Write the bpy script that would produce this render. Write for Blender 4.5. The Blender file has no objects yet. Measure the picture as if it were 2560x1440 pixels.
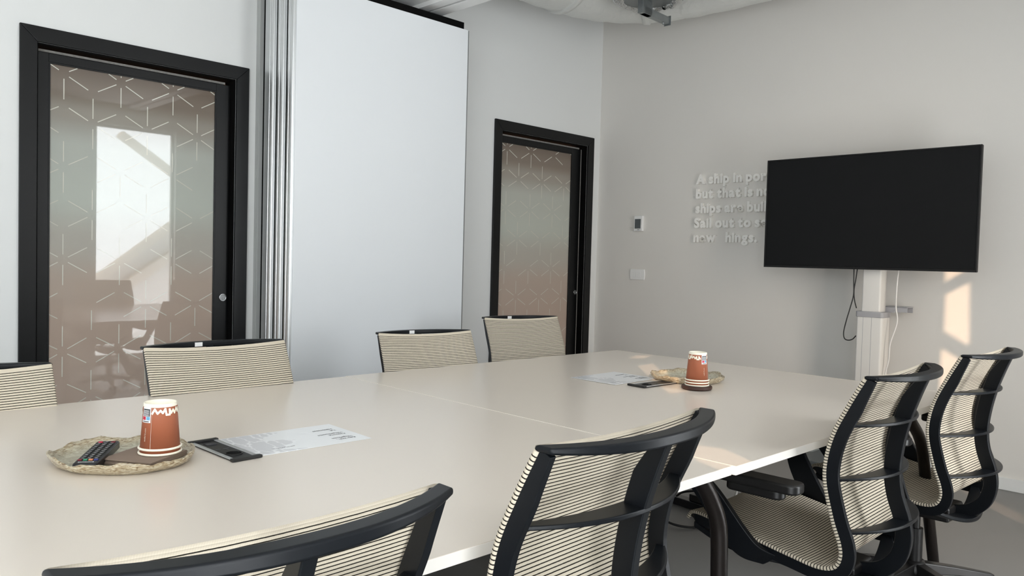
import bpy, bmesh, math, random
from mathutils import Vector, Matrix
random.seed(7)
PI = math.pi
SC = bpy.context.scene
COL = SC.collection

# ------------------------------------------------------------------ camera
CAM_F = 1955.68                                  # focal length in pixels of the 2560 px wide frame
CAM_LOC = Vector((-5.1375, -4.1932, 1.2339))
YAW, PITCH, ROLL = 0.79096, -0.03508, 0.02658
fw = Vector((math.cos(YAW) * math.cos(PITCH), math.sin(YAW) * math.cos(PITCH), math.sin(PITCH)))
rt0 = Vector((math.sin(YAW), -math.cos(YAW), 0)); up0 = rt0.cross(fw)
rt = math.cos(ROLL) * rt0 + math.sin(ROLL) * up0
up = -math.sin(ROLL) * rt0 + math.cos(ROLL) * up0
cd = bpy.data.cameras.new('camera'); cam = bpy.data.objects.new('camera', cd); COL.objects.link(cam)
cd.sensor_fit = 'HORIZONTAL'; cd.sensor_width = 36.0; cd.lens = CAM_F / 2560 * 36.0
cd.clip_start = 0.05; cd.clip_end = 200
cam.matrix_world = Matrix((( rt.x, up.x, -fw.x, CAM_LOC.x), (rt.y, up.y, -fw.y, CAM_LOC.y), (rt.z, up.z, -fw.z, CAM_LOC.z), (0, 0, 0, 1)))
SC.camera = cam

# ------------------------------------------------------------------ light and exposure
SKY = 11.0
SKY_COL = (0.93, 0.97, 1.0)
w = bpy.data.worlds.new('sky'); SC.world = w; w.use_nodes = True
bg = w.node_tree.nodes['Background']
bg.inputs['Color'].default_value = (*SKY_COL, 1); bg.inputs['Strength'].default_value = SKY
SUN_GLOW = (1.0, 0.86, 0.72)
SUN_DIR = Vector((1.0, 0.90, -1.345 * math.tan(math.radians(19)))).normalized()
_nt = w.node_tree                                 # hazy sky: warm around the low sun, cool white away from it
_tc = _nt.nodes.new('ShaderNodeTexCoord'); _dp = _nt.nodes.new('ShaderNodeVectorMath'); _dp.operation = 'DOT_PRODUCT'
_dp.inputs[1].default_value = tuple(-SUN_DIR)
_mr = _nt.nodes.new('ShaderNodeMapRange'); _mr.interpolation_type = 'SMOOTHSTEP'
_mr.inputs['From Min'].default_value = 0.70; _mr.inputs['From Max'].default_value = 1.0
_mx = _nt.nodes.new('ShaderNodeMix'); _mx.data_type = 'RGBA'
_mx.inputs['A'].default_value = (*SKY_COL, 1); _mx.inputs['B'].default_value = (*SUN_GLOW, 1)
_nt.links.new(_tc.outputs['Generated'], _dp.inputs[0]); _nt.links.new(_dp.outputs['Value'], _mr.inputs['Value'])
_nt.links.new(_mr.outputs['Result'], _mx.inputs['Factor']); _nt.links.new(_mx.outputs['Result'], bg.inputs['Color'])
sd = bpy.data.lights.new('sun', 'SUN'); sun = bpy.data.objects.new('sun', sd); COL.objects.link(sun)
sd.energy = 3.6; sd.color = (1.0, 0.68, 0.45); sd.angle = math.radians(0.18)
sun.rotation_euler = SUN_DIR.to_track_quat('-Z', 'Y').to_euler(); sun.location = (-12, -14, 9)
WC_Y = -4.75                                     # room face of the window wall
W1 = (-2.44, -1.60, 0.06, 2.58)                  # x0 x1 z0 z1 of the windows in it
W2 = (-8.30, -5.80, 0.06, 2.66)
W3 = (-5.40, -4.45, 0.06, 2.66)
def window_light(name, win, y, power, portal):
    ld = bpy.data.lights.new(name, 'AREA'); o = bpy.data.objects.new(name, ld); COL.objects.link(o)
    ld.shape = 'RECTANGLE'; ld.size = win[1] - win[0]; ld.size_y = win[3] - win[2]
    ld.energy = power; ld.color = SKY_COL
    o.location = ((win[0] + win[1]) / 2, y, (win[2] + win[3]) / 2)
    o.rotation_euler = (PI / 2, 0, 0)
    if portal: ld.cycles.is_portal = True
    return o
window_light('sky_portal', W1, WC_Y - 0.09, 1.0, True)
window_light('window_fill_lamp', W2, WC_Y - 0.05, SKY * PI * (W2[1] - W2[0]) * (W2[3] - W2[2]) * 0.46, False)  # added area lamp, stands in for skylight that the panel outside blocks
window_light('middle_window_fill_lamp', W3, WC_Y - 0.05, SKY * PI * (W3[1] - W3[0]) * (W3[3] - W3[2]) * 0.42, False)  # second added lamp, replaces sky light cut off in the middle window
vs = SC.view_settings
vs.view_transform = 'Standard'; vs.look = 'None'; vs.gamma = 1.0; vs.use_curve_mapping = False
vs.exposure = 0.10
try:
    SC.cycles.use_denoising = True
    SC.cycles.max_bounces = 12; SC.cycles.diffuse_bounces = 8; SC.cycles.glossy_bounces = 6
    SC.cycles.transparent_max_bounces = 16; SC.cycles.transmission_bounces = 8
    SC.cycles.sample_clamp_indirect = 12.0; SC.cycles.caustics_reflective = False; SC.cycles.caustics_refractive = False
except Exception:
    pass

# ------------------------------------------------------------------ helpers
def lin(c):
    return tuple(((v / 255) / 12.92 if v / 255 <= 0.04045 else ((v / 255 + 0.055) / 1.055) ** 2.4) for v in c)
def mat(name, rgb, rough=0.5, metal=0.0, spec=0.5, coat=0.0, coat_rough=0.1, noise=None, bump=None):
    m = bpy.data.materials.new(name); m.use_nodes = True
    nt = m.node_tree; b = nt.nodes['Principled BSDF']
    c = lin(rgb)
    b.inputs['Base Color'].default_value = (*c, 1)
    b.inputs['Roughness'].default_value = rough; b.inputs['Metallic'].default_value = metal
    b.inputs['Specular IOR Level'].default_value = spec
    b.inputs['Coat Weight'].default_value = coat; b.inputs['Coat Roughness'].default_value = coat_rough
    if noise or bump:
        tc = nt.nodes.new('ShaderNodeTexCoord')
        nz = nt.nodes.new('ShaderNodeTexNoise'); nz.inputs['Scale'].default_value = (noise or bump)[0]; nz.inputs['Detail'].default_value = 4
        nt.links.new(tc.outputs['Object'], nz.inputs['Vector'])
    if noise:
        rp = nt.nodes.new('ShaderNodeValToRGB'); a = noise[1]
        rp.color_ramp.elements[0].color = (*[v * (1 - a) for v in c], 1); rp.color_ramp.elements[1].color = (*[min(1, v * (1 + a)) for v in c], 1)
        nt.links.new(nz.outputs['Fac'], rp.inputs['Fac']); nt.links.new(rp.outputs['Color'], b.inputs['Base Color'])
    if bump:
        bp = nt.nodes.new('ShaderNodeBump'); bp.inputs['Strength'].default_value = bump[1]; bp.inputs['Distance'].default_value = bump[2]
        nt.links.new(nz.outputs['Fac'], bp.inputs['Height']); nt.links.new(bp.outputs['Normal'], b.inputs['Normal'])
    return m
def bm_obj(name, bm, m, parent=None, smooth=False, bevel=0.0, seg=2, angle=40):
    me = bpy.data.meshes.new(name)
    bmesh.ops.recalc_face_normals(bm, faces=bm.faces)
    bm.to_mesh(me); bm.free()
    for x in (m if isinstance(m, (list, tuple)) else [m]): me.materials.append(x)
    o = bpy.data.objects.new(name, me); COL.objects.link(o)
    if smooth:
        for f in me.polygons: f.use_smooth = True
    if bevel:
        md = o.modifiers.new('bevel', 'BEVEL'); md.width = bevel; md.segments = seg; md.limit_method = 'ANGLE'; md.angle_limit = math.radians(angle)
        for f in me.polygons: f.use_smooth = True
        md.harden_normals = True
    if parent is not None: o.parent = parent
    return o
def tag(o, label=None, cat=None, group=None, kind=None):
    if label: o['label'] = label
    if cat: o['category'] = cat
    if group: o['group'] = group
    if kind: o['kind'] = kind
    return o
def empty(name, loc=(0, 0, 0), rz=0.0):
    o = bpy.data.objects.new(name, None); COL.objects.link(o); o.location = loc; o.rotation_euler = (0, 0, rz); o.empty_display_size = 0.1
    return o
def box(bm, a, b, mi=0):
    x0, y0, z0 = a; x1, y1, z1 = b
    v = [bm.verts.new(p) for p in ((x0, y0, z0), (x1, y0, z0), (x1, y1, z0), (x0, y1, z0), (x0, y0, z1), (x1, y0, z1), (x1, y1, z1), (x0, y1, z1))]
    for q in ((3, 2, 1, 0), (4, 5, 6, 7), (0, 1, 5, 4), (1, 2, 6, 5), (2, 3, 7, 6), (3, 0, 4, 7)):
        f = bm.faces.new([v[i] for i in q]); f.material_index = mi
def prism(bm, poly, h0, h1, axis='z', mi=0):
    def P(p, h):
        if axis == 'z': return (p[0], p[1], h)
        if axis == 'y': return (p[0], h, p[1])
        return (h, p[0], p[1])
    A = [bm.verts.new(P(p, h0)) for p in poly]; Bv = [bm.verts.new(P(p, h1)) for p in poly]
    n = len(poly)
    bm.faces.new(A[::-1]).material_index = mi; bm.faces.new(Bv).material_index = mi
    for i in range(n): bm.faces.new((A[i], A[(i + 1) % n], Bv[(i + 1) % n], Bv[i])).material_index = mi
def catmull(pts, n):
    pts = [Vector(p) for p in pts]; out = []
    P = [pts[0] * 2 - pts[1]] + pts + [pts[-1] * 2 - pts[-2]]
    for i in range(1, len(P) - 2):
        for k in range(n):
            t = k / n; a, b, c, d = P[i - 1], P[i], P[i + 1], P[i + 2]
            out.append(0.5 * ((2 * b) + (c - a) * t + (2 * a - 5 * b + 4 * c - d) * t * t + (3 * b - a - 3 * c + d) * t ** 3))
    out.append(pts[-1]); return out
def tube(bm, pts, r, seg=10, cap=True):
    pts = [Vector(p) for p in pts]; n = len(pts)
    rs = r if isinstance(r, (list, tuple)) else [r] * n
    rings = []; prev = None
    for i, p in enumerate(pts):
        t = (pts[min(i + 1, n - 1)] - pts[max(i - 1, 0)]).normalized()
        if prev is None: s = t.cross(Vector((0, 0, 1))) if abs(t.z) < 0.95 else t.cross(Vector((1, 0, 0)))
        else: s = prev - t * prev.dot(t)
        s.normalize(); prev = s; q = t.cross(s)
        rings.append([bm.verts.new(p + rs[i] * (math.cos(2 * PI * k / seg) * s + math.sin(2 * PI * k / seg) * q)) for k in range(seg)])
    for a, b in zip(rings, rings[1:]):
        for k in range(seg): bm.faces.new((a[k], a[(k + 1) % seg], b[(k + 1) % seg], b[k]))
    if cap: bm.faces.new(rings[0][::-1]); bm.faces.new(rings[-1])
def lathe(bm, prof, seg=32, c=(0, 0), mi=None):
    rings = []
    for r, z in prof:
        rings.append([bm.verts.new((c[0] + r * math.cos(2 * PI * k / seg), c[1] + r * math.sin(2 * PI * k / seg), z)) for k in range(seg)])
    for j, (a, b) in enumerate(zip(rings, rings[1:])):
        for k in range(seg):
            f = bm.faces.new((a[k], a[(k + 1) % seg], b[(k + 1) % seg], b[k]))
            if mi: f.material_index = mi[j]
    if prof[0][0] > 1e-6: f = bm.faces.new(rings[0][::-1]); f.material_index = mi[0] if mi else 0
    if prof[-1][0] > 1e-6: f = bm.faces.new(rings[-1]); f.material_index = mi[-1] if mi else 0
def disc_tube(bm, c, axis, r0, r1, h, seg=24):
    """short ring or disc along an axis"""
    ax = Vector(axis).normalized(); s = ax.orthogonal().normalized(); q = ax.cross(s); c = Vector(c)
    def ring(r, d): return [bm.verts.new(c + ax * d + r * (math.cos(2 * PI * k / seg) * s + math.sin(2 * PI * k / seg) * q)) for k in range(seg)]
    o0, o1 = ring(r1, 0), ring(r1, h)
    L = [o0, o1]
    if r0 > 0:
        i1, i0 = ring(r0, h), ring(r0, 0); L += [i1, i0, o0]
    for a, b in zip(L, L[1:]):
        for k in range(seg): bm.faces.new((a[k], a[(k + 1) % seg], b[(k + 1) % seg], b[k]))
    if r0 <= 0: bm.faces.new(o0[::-1]); bm.faces.new(o1)
def text_mesh(body, size, extrude=0.0, bold=0.0, align='LEFT', spacing=1.0, res=3):
    cu = bpy.data.curves.new('lettering', 'FONT'); cu.body = body; cu.size = size; cu.extrude = extrude; cu.offset = bold
    cu.align_x = align; cu.space_character = spacing; cu.resolution_u = res
    o = bpy.data.objects.new('lettering', cu); COL.objects.link(o)
    bpy.context.view_layer.update()
    me = bpy.data.meshes.new_from_object(o.evaluated_get(bpy.context.evaluated_depsgraph_get()))
    bpy.data.objects.remove(o); bpy.data.curves.remove(cu)
    return me
def text_obj(name, body, size, mw, m, parent=None, **k):
    me = text_mesh(body, size, **k); me.name = name
    if parent is not None: pass
    me.transform(mw); me.materials.clear(); me.materials.append(m)
    o = bpy.data.objects.new(name, me); COL.objects.link(o)
    if parent is not None: o.parent = parent
    return o

# ------------------------------------------------------------------ materials
M_WALL = mat('white wall paint', (229, 230, 229), 0.75, bump=(60, 0.03, 0.002))
M_WALLB = mat('wall paint with sun bounce tint', (226, 223, 218), 0.75, bump=(60, 0.03, 0.002))  # warmth of the sun bounce is tinted into this off-white paint
M_CEIL = mat('ceiling paint', (226, 227, 226), 0.8)
M_FLOOR = mat('grey resin floor', (126, 125, 123), 0.42, noise=(3, 0.04))
M_TOP = mat('warm white laminate', (226, 216, 204), 0.24, spec=0.6)
M_EDGE = mat('white edge band', (236, 232, 226), 0.45)
M_BLACKAL = mat('black aluminium', (11, 12, 13), 0.36, spec=0.32)
M_SHADOWGAP = mat('black rubber gap', (8, 8, 8), 0.8, spec=0.1)
M_PANEL = mat('white laminate panel', (232, 235, 238), 0.5)
M_ALU = mat('anodised aluminium', (222, 224, 225), 0.36, metal=0.9)
M_ALU2 = mat('satin grey aluminium', (150, 152, 152), 0.42, metal=0.9)
M_GREYP = mat('grey painted post', (176, 178, 176), 0.5)
M_BRUSH = mat('grey brush seal', (128, 126, 122), 0.9, noise=(90, 0.35))
M_CHROME = mat('chrome', (215, 216, 218), 0.16, metal=1.0)
M_CHAIR = mat('charcoal chair plastic', (16, 19, 23), 0.36, spec=0.26)
M_BLACKM = mat('black powder coat', (20, 19, 19), 0.36, spec=0.5)
M_BRONZE = mat('dark bronze tube', (38, 33, 31), 0.34, metal=0.55)
M_TVB = mat('black tv bezel', (14, 13, 14), 0.4, spec=0.3)
M_SCREEN = mat('matte dark screen', (23, 24, 25), 0.5, spec=0.12)
M_STAND = mat('off white column', (226, 224, 220), 0.45)
M_STANDG = mat('grey plastic collar', (168, 168, 172), 0.5)
M_LETTER = mat('white relief letters', (248, 246, 242), 0.55)
M_WPLAST = mat('white plastic', (236, 236, 235), 0.35)
M_LCD = mat('grey lcd', (78, 84, 86), 0.3)
M_CORD_B = mat('black cable', (16, 16, 17), 0.5)
M_CORD_W = mat('white cable', (232, 230, 226), 0.45)
M_CUP = mat('terracotta paper cup', (168, 98, 70), 0.48)
M_CREAM = mat('cream paper', (247, 240, 222), 0.55)
M_NAPKIN = mat('brown paper napkin', (136, 118, 104), 0.85)
M_NAPEDGE = mat('dark napkin edge', (70, 58, 50), 0.9)
M_COASTER = mat('dark wood coaster', (58, 34, 24), 0.5, noise=(40, 0.3))
M_PAPER = mat('laminated paper', (236, 237, 238), 0.22, spec=0.5)
M_INK = mat('grey printed ink', (92, 92, 94), 0.6)
M_REMOTE = mat('black remote plastic', (16, 16, 19), 0.3)
M_KEYTXT = mat('white key legend', (205, 205, 208), 0.5)
M_LBL = mat('white cup label', (240, 240, 240), 0.5)
M_LBLK = mat('dark cup label', (44, 44, 50), 0.5)
M_LBLUE = mat('blue cup label', (110, 170, 205), 0.5)
M_RED = mat('red print', (196, 40, 70), 0.5)
M_GREEN = mat('green key', (40, 140, 105), 0.4)
M_ORANGE = mat('orange key', (215, 135, 90), 0.4)
M_NAVY = mat('blue key', (40, 50, 120), 0.4)
M_MAROON = mat('maroon key', (120, 24, 40), 0.4)
M_GALV = mat('galvanised steel', (150, 155, 156), 0.35, metal=0.85, noise=(30, 0.12))
M_OUTW = mat('outside white render', (222, 222, 220), 0.8, noise=(2, 0.04))
M_OUTB = mat('outside beige steel', (196, 190, 180), 0.7)
M_BROWN = mat('brown corridor wall', (150, 122, 100), 0.7)

def foil_mat():
    m = mat('foil duct wrap', (226, 227, 224), 0.42, metal=0.3)
    nt = m.node_tree; b = nt.nodes['Principled BSDF']
    tc = nt.nodes.new('ShaderNodeTexCoord')
    v = nt.nodes.new('ShaderNodeTexVoronoi'); v.inputs['Scale'].default_value = 24
    n = nt.nodes.new('ShaderNodeTexNoise'); n.inputs['Scale'].default_value = 18; n.inputs['Detail'].default_value = 8; n.inputs['Distortion'].default_value = 1.2
    ad = nt.nodes.new('ShaderNodeMath'); ad.operation = 'ADD'
    nt.links.new(tc.outputs['Object'], v.inputs['Vector']); nt.links.new(tc.outputs['Object'], n.inputs['Vector'])
    nt.links.new(v.outputs['Distance'], ad.inputs[0]); nt.links.new(n.outputs['Fac'], ad.inputs[1])
    bp = nt.nodes.new('ShaderNodeBump'); bp.inputs['Strength'].default_value = 0.40; bp.inputs['Distance'].default_value = 0.008
    nt.links.new(ad.outputs[0], bp.inputs['Height']); nt.links.new(bp.outputs['Normal'], b.inputs['Normal'])
    return m
M_FOIL = foil_mat()
M_FOIL2 = mat('crinkled bright foil', (225, 226, 226), 0.14, metal=1.0, bump=(38, 1.0, 0.03))

def sling_mat():
    """cream ribbed knit with dark lines across, from the arc-length UV"""
    m = bpy.data.materials.new('cream ribbed mesh'); m.use_nodes = True
    nt = m.node_tree; b = nt.nodes['Principled BSDF']; L = nt.links.new
    uv = nt.nodes.new('ShaderNodeUVMap'); uv.uv_map = 'UVMap'
    sp = nt.nodes.new('ShaderNodeSeparateXYZ'); L(uv.outputs['UV'], sp.inputs[0])
    nz = nt.nodes.new('ShaderNodeTexNoise'); nz.inputs['Scale'].default_value = 160; nz.inputs['Detail'].default_value = 2
    L(uv.outputs['UV'], nz.inputs['Vector'])
    def math_(op, a, bb=None, c=None):
        n = nt.nodes.new('ShaderNodeMath'); n.operation = op
        for i, x in enumerate((a, bb, c)):
            if x is None: continue
            if isinstance(x, (int, float)): n.inputs[i].default_value = x
            else: L(x, n.inputs[i])
        return n.outputs[0]
    wob = math_('MULTIPLY_ADD', nz.outputs['Fac'], 0.10, -0.05)
    ph = math_('ADD', math_('ADD', math_('DIVIDE', sp.outputs['Y'], 0.0085), 0.2), wob)
    fr = math_('FRACT', ph)
    tri = math_('ABSOLUTE', math_('SUBTRACT', fr, 0.5))          # 0 mid rib .. 0.5 at the line
    line = nt.nodes.new('ShaderNodeMapRange'); line.interpolation_type = 'SMOOTHSTEP'
    line.inputs['From Min'].default_value = 0.32; line.inputs['From Max'].default_value = 0.39
    L(tri, line.inputs['Value'])
    kn = math_('ABSOLUTE', math_('SUBTRACT', math_('FRACT', math_('DIVIDE', sp.outputs['X'], 0.0030)), 0.5))
    rib = nt.nodes.new('ShaderNodeMix'); rib.data_type = 'RGBA'
    rib.inputs['A'].default_value = (*lin((222, 211, 192)), 1); rib.inputs['B'].default_value = (*lin((210, 199, 179)), 1)
    L(kn, rib.inputs['Factor'])
    mx = nt.nodes.new('ShaderNodeMix'); mx.data_type = 'RGBA'
    L(math_('MULTIPLY', line.outputs['Result'], math_('GREATER_THAN', sp.outputs['Y'], 0.0095)), mx.inputs['Factor']); L(rib.outputs['Result'], mx.inputs['A'])
    mx.inputs['B'].default_value = (*lin((42, 38, 32)), 1)
    L(mx.outputs['Result'], b.inputs['Base Color'])
    b.inputs['Roughness'].default_value = 0.85; b.inputs['Specular IOR Level'].default_value = 0.15
    h = math_('SUBTRACT', math_('SQRT', math_('SUBTRACT', 0.26, math_('MULTIPLY', tri, tri))), math_('MULTIPLY', kn, 0.10))
    bp = nt.nodes.new('ShaderNodeBump'); bp.inputs['Strength'].default_value = 0.5; bp.inputs['Distance'].default_value = 0.003
    L(h, bp.inputs['Height']); L(bp.outputs['Normal'], b.inputs['Normal'])
    tr = nt.nodes.new('ShaderNodeBsdfTranslucent'); L(mx.outputs['Result'], tr.inputs['Color'])
    ms = nt.nodes.new('ShaderNodeMixShader'); ms.inputs['Fac'].default_value = 0.16
    out = nt.nodes['Material Output']
    L(b.outputs[0], ms.inputs[1]); L(tr.outputs[0], ms.inputs[2]); L(ms.outputs[0], out.inputs['Surface'])
    return m
M_SLING = sling_mat()

def film_mat():
    """door glass with a bronze film that turns milky in a band across the middle"""
    m = bpy.data.materials.new('frosted bronze film glass'); m.use_nodes = True
    nt = m.node_tree; L = nt.links.new; b = nt.nodes['Principled BSDF']; out = nt.nodes['Material Output']
    geo = nt.nodes.new('ShaderNodeNewGeometry'); sp = nt.nodes.new('ShaderNodeSeparateXYZ'); L(geo.outputs['Position'], sp.inputs[0])
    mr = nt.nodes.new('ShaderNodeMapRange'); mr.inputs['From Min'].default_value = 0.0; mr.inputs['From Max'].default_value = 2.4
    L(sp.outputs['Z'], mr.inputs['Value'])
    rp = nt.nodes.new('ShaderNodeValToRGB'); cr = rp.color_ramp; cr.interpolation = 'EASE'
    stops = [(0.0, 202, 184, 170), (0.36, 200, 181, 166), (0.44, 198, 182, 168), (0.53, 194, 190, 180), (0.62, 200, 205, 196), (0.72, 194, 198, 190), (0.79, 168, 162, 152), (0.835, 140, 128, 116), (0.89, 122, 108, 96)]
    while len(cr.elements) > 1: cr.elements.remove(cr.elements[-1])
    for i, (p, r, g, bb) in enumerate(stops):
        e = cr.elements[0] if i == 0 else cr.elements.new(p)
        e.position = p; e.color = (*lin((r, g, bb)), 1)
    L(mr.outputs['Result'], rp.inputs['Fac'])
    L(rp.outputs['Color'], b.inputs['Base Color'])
    b.inputs['Roughness'].default_value = 0.02; b.inputs['IOR'].default_value = 1.55; b.inputs['Specular IOR Level'].default_value = 0.78
    tp = nt.nodes.new('ShaderNodeBsdfTranslucent'); L(rp.outputs['Color'], tp.inputs['Color'])
    ms = nt.nodes.new('ShaderNodeMixShader'); ms.inputs['Fac'].default_value = 0.22
    L(b.outputs[0], ms.inputs[1]); L(tp.outputs[0], ms.inputs[2]); L(ms.outputs[0], out.inputs['Surface'])
    return m
M_FILM = film_mat()
M_FILMLINE = mat('cream film line', (214, 212, 200), 0.4)
M_FILMLINE.node_tree.nodes['Principled BSDF'].inputs['Roughness'].default_value = 0.05
def clear_glass():
    m = bpy.data.materials.new('clear window glass'); m.use_nodes = True
    nt = m.node_tree; L = nt.links.new; nt.nodes.remove(nt.nodes['Principled BSDF']); out = nt.nodes['Material Output']
    t = nt.nodes.new('ShaderNodeBsdfTransparent'); g = nt.nodes.new('ShaderNodeBsdfGlossy'); g.inputs['Roughness'].default_value = 0.0
    lw = nt.nodes.new('ShaderNodeLayerWeight'); lw.inputs['Blend'].default_value = 0.5
    pw = nt.nodes.new('ShaderNodeMath'); pw.operation = 'POWER'; pw.inputs[1].default_value = 5.0; L(lw.outputs['Facing'], pw.inputs[0])
    fr = nt.nodes.new('ShaderNodeMath'); fr.operation = 'MULTIPLY_ADD'; fr.inputs[1].default_value = 0.95; fr.inputs[2].default_value = 0.045; L(pw.outputs[0], fr.inputs[0])
    ms = nt.nodes.new('ShaderNodeMixShader'); L(fr.outputs[0], ms.inputs[0]); L(t.outputs[0], ms.inputs[1]); L(g.outputs[0], ms.inputs[2]); L(ms.outputs[0], out.inputs['Surface'])
    return m
M_GLASS = clear_glass()
def plate_mat():
    m = mat('glazed stoneware', (186, 178, 152), 0.3, coat=0.4)
    nt = m.node_tree; b = nt.nodes['Principled BSDF']; L = nt.links.new
    at = nt.nodes.new('ShaderNodeAttribute'); at.attribute_name = 'rim'; at.attribute_type = 'GEOMETRY'
    tc = nt.nodes.new('ShaderNodeTexCoord')
    n = nt.nodes.new('ShaderNodeTexNoise'); n.inputs['Scale'].default_value = 26; n.inputs['Detail'].default_value = 9; n.inputs['Distortion'].default_value = 2.2
    L(tc.outputs['Object'], n.inputs['Vector'])
    mp = nt.nodes.new('ShaderNodeMapping'); mp.inputs['Scale'].default_value = (1, 1, 8)
    L(tc.outputs['Object'], mp.inputs['Vector'])
    n2 = nt.nodes.new('ShaderNodeTexNoise'); n2.inputs['Scale'].default_value = 34; n2.inputs['Detail'].default_value = 7; n2.inputs['Distortion'].default_value = 3
    L(mp.outputs['Vector'], n2.inputs['Vector'])
    r1 = nt.nodes.new('ShaderNodeValToRGB')
    r1.color_ramp.elements[0].position = 0.32; r1.color_ramp.elements[0].color = (*lin((150, 138, 112)), 1)
    r1.color_ramp.elements[1].position = 0.62; r1.color_ramp.elements[1].color = (*lin((206, 203, 184)), 1)
    L(n.outputs['Fac'], r1.inputs['Fac'])
    r2 = nt.nodes.new('ShaderNodeValToRGB'); cr = r2.color_ramp
    cr.elements[0].position = 0.36; cr.elements[0].color = (*lin((104, 80, 56)), 1)
    cr.elements[1].position = 0.66; cr.elements[1].color = (*lin((216, 210, 188)), 1)
    e = cr.elements.new(0.46); e.color = (*lin((168, 148, 114)), 1)
    L(n2.outputs['Fac'], r2.inputs['Fac'])
    mx = nt.nodes.new('ShaderNodeMix'); mx.data_type = 'RGBA'
    L(at.outputs['Fac'], mx.inputs['Factor']); L(r1.outputs['Color'], mx.inputs['A']); L(r2.outputs['Color'], mx.inputs['B'])
    L(mx.outputs['Result'], b.inputs['Base Color'])
    bp = nt.nodes.new('ShaderNodeBump'); bp.inputs['Strength'].default_value = 0.6; bp.inputs['Distance'].default_value = 0.004
    L(n2.outputs['Fac'], bp.inputs['Height']); L(bp.outputs['Normal'], b.inputs['Normal'])
    return m
M_PLATE = plate_mat()
def marble_mat():
    m = mat('pale grey crackle print', (200, 200, 202), 0.22)
    nt = m.node_tree; b = nt.nodes['Principled BSDF']; L = nt.links.new
    tc = nt.nodes.new('ShaderNodeTexCoord')
    mp = nt.nodes.new('ShaderNodeMapping'); mp.inputs['Scale'].default_value = (1, 0.35, 1); L(tc.outputs['Object'], mp.inputs['Vector'])
    n = nt.nodes.new('ShaderNodeTexNoise'); n.inputs['Scale'].default_value = 40; n.inputs['Detail'].default_value = 6; L(tc.outputs['Object'], n.inputs['Vector'])
    ad = nt.nodes.new('ShaderNodeVectorMath'); ad.operation = 'MULTIPLY_ADD'; ad.inputs[1].default_value = (0.03, 0.03, 0.0)
    L(n.outputs['Color'], ad.inputs[0]); L(mp.outputs['Vector'], ad.inputs[2])
    v = nt.nodes.new('ShaderNodeTexVoronoi'); v.feature = 'DISTANCE_TO_EDGE'; v.inputs['Scale'].default_value = 26; L(ad.outputs[0], v.inputs['Vector'])
    r = nt.nodes.new('ShaderNodeValToRGB'); cr = r.color_ramp
    cr.elements[0].position = 0.02; cr.elements[0].color = (*lin((240, 240, 241)), 1)
    cr.elements[1].position = 0.07; cr.elements[1].color = (*lin((214, 214, 217)), 1)
    L(v.outputs['Distance'], r.inputs['Fac']); L(r.outputs['Color'], b.inputs['Base Color'])
    return m
M_MARBLE = marble_mat()

# ------------------------------------------------------------------ room shell
D1 = (-4.217, -3.107); D2 = (-1.216, -0.090); DTOP = 2.264; CASW = 0.072
XL, YB, ZT = -8.6, WC_Y, 3.55
def S(o): return tag(o, kind='structure')
bm = bmesh.new()
holes = [(D1[0] + CASW, D1[1] - CASW), (D2[0] + CASW, D2[1] - CASW)]
xs = [XL, holes[0][0], holes[0][1], holes[1][0], holes[1][1], 0.12]
for a, b in ((xs[0], xs[1]), (xs[2], xs[3]), (xs[4], xs[5])): box(bm, (a, 0, 0), (b, 0.12, ZT))
for a, b in holes: box(bm, (a, 0, DTOP - CASW), (b, 0.12, ZT))
S(bm_obj('wall_left', bm, M_WALL))
bm = bmesh.new(); box(bm, (0, YB - 0.1, 0), (0.12, 0, ZT)); S(bm_obj('wall_back', bm, M_WALLB))
bm = bmesh.new(); box(bm, (XL - 0.12, YB - 0.1, 0), (XL, 0.12, ZT)); S(bm_obj('wall_front', bm, M_WALL))
bm = bmesh.new()
for a, b, c, d in [(XL, W2[0], 0, ZT), (W2[1], W3[0], 0, ZT), (W3[1], W1[0], 0, ZT), (W1[1], 0, 0, ZT)] + [(q[0], q[1], 0, q[2]) for q in (W1, W2, W3)] + [(q[0], q[1], q[3], ZT) for q in (W1, W2, W3)]:
    box(bm, (a, YB - 0.1, c), (b, YB, d))
S(bm_obj('wall_right', bm, M_WALL))
bm = bmesh.new(); box(bm, (XL - 0.12, YB - 0.1, -0.1), (0.12, 2.0, 0)); S(bm_obj('floor', bm, M_FLOOR))
bm = bmesh.new()
box(bm, (XL - 0.12, YB - 0.1, ZT), (0.12, 0.12, ZT + 0.1))
S(bm_obj('ceiling', bm, M_CEIL))
SOF_X, SOF_Z = -1.97, 2.79
bm = bmesh.new(); box(bm, (XL, YB, SOF_Z), (SOF_X, 0, ZT))
S(bm_obj('ceiling_bulkhead', bm, M_CEIL))
bm = bmesh.new(); box(bm, (-0.012, YB, 0), (0, 0, 0.072)); S(bm_obj('baseboard_back', bm, M_WALL, bevel=0.003))
bm = bmesh.new()
for a, b in ((XL, D1[0]), (D2[1], -0.012)): box(bm, (a, -0.012, 0), (b, 0, 0.072))
S(bm_obj('baseboard_left', bm, M_WALL, bevel=0.003))
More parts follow.
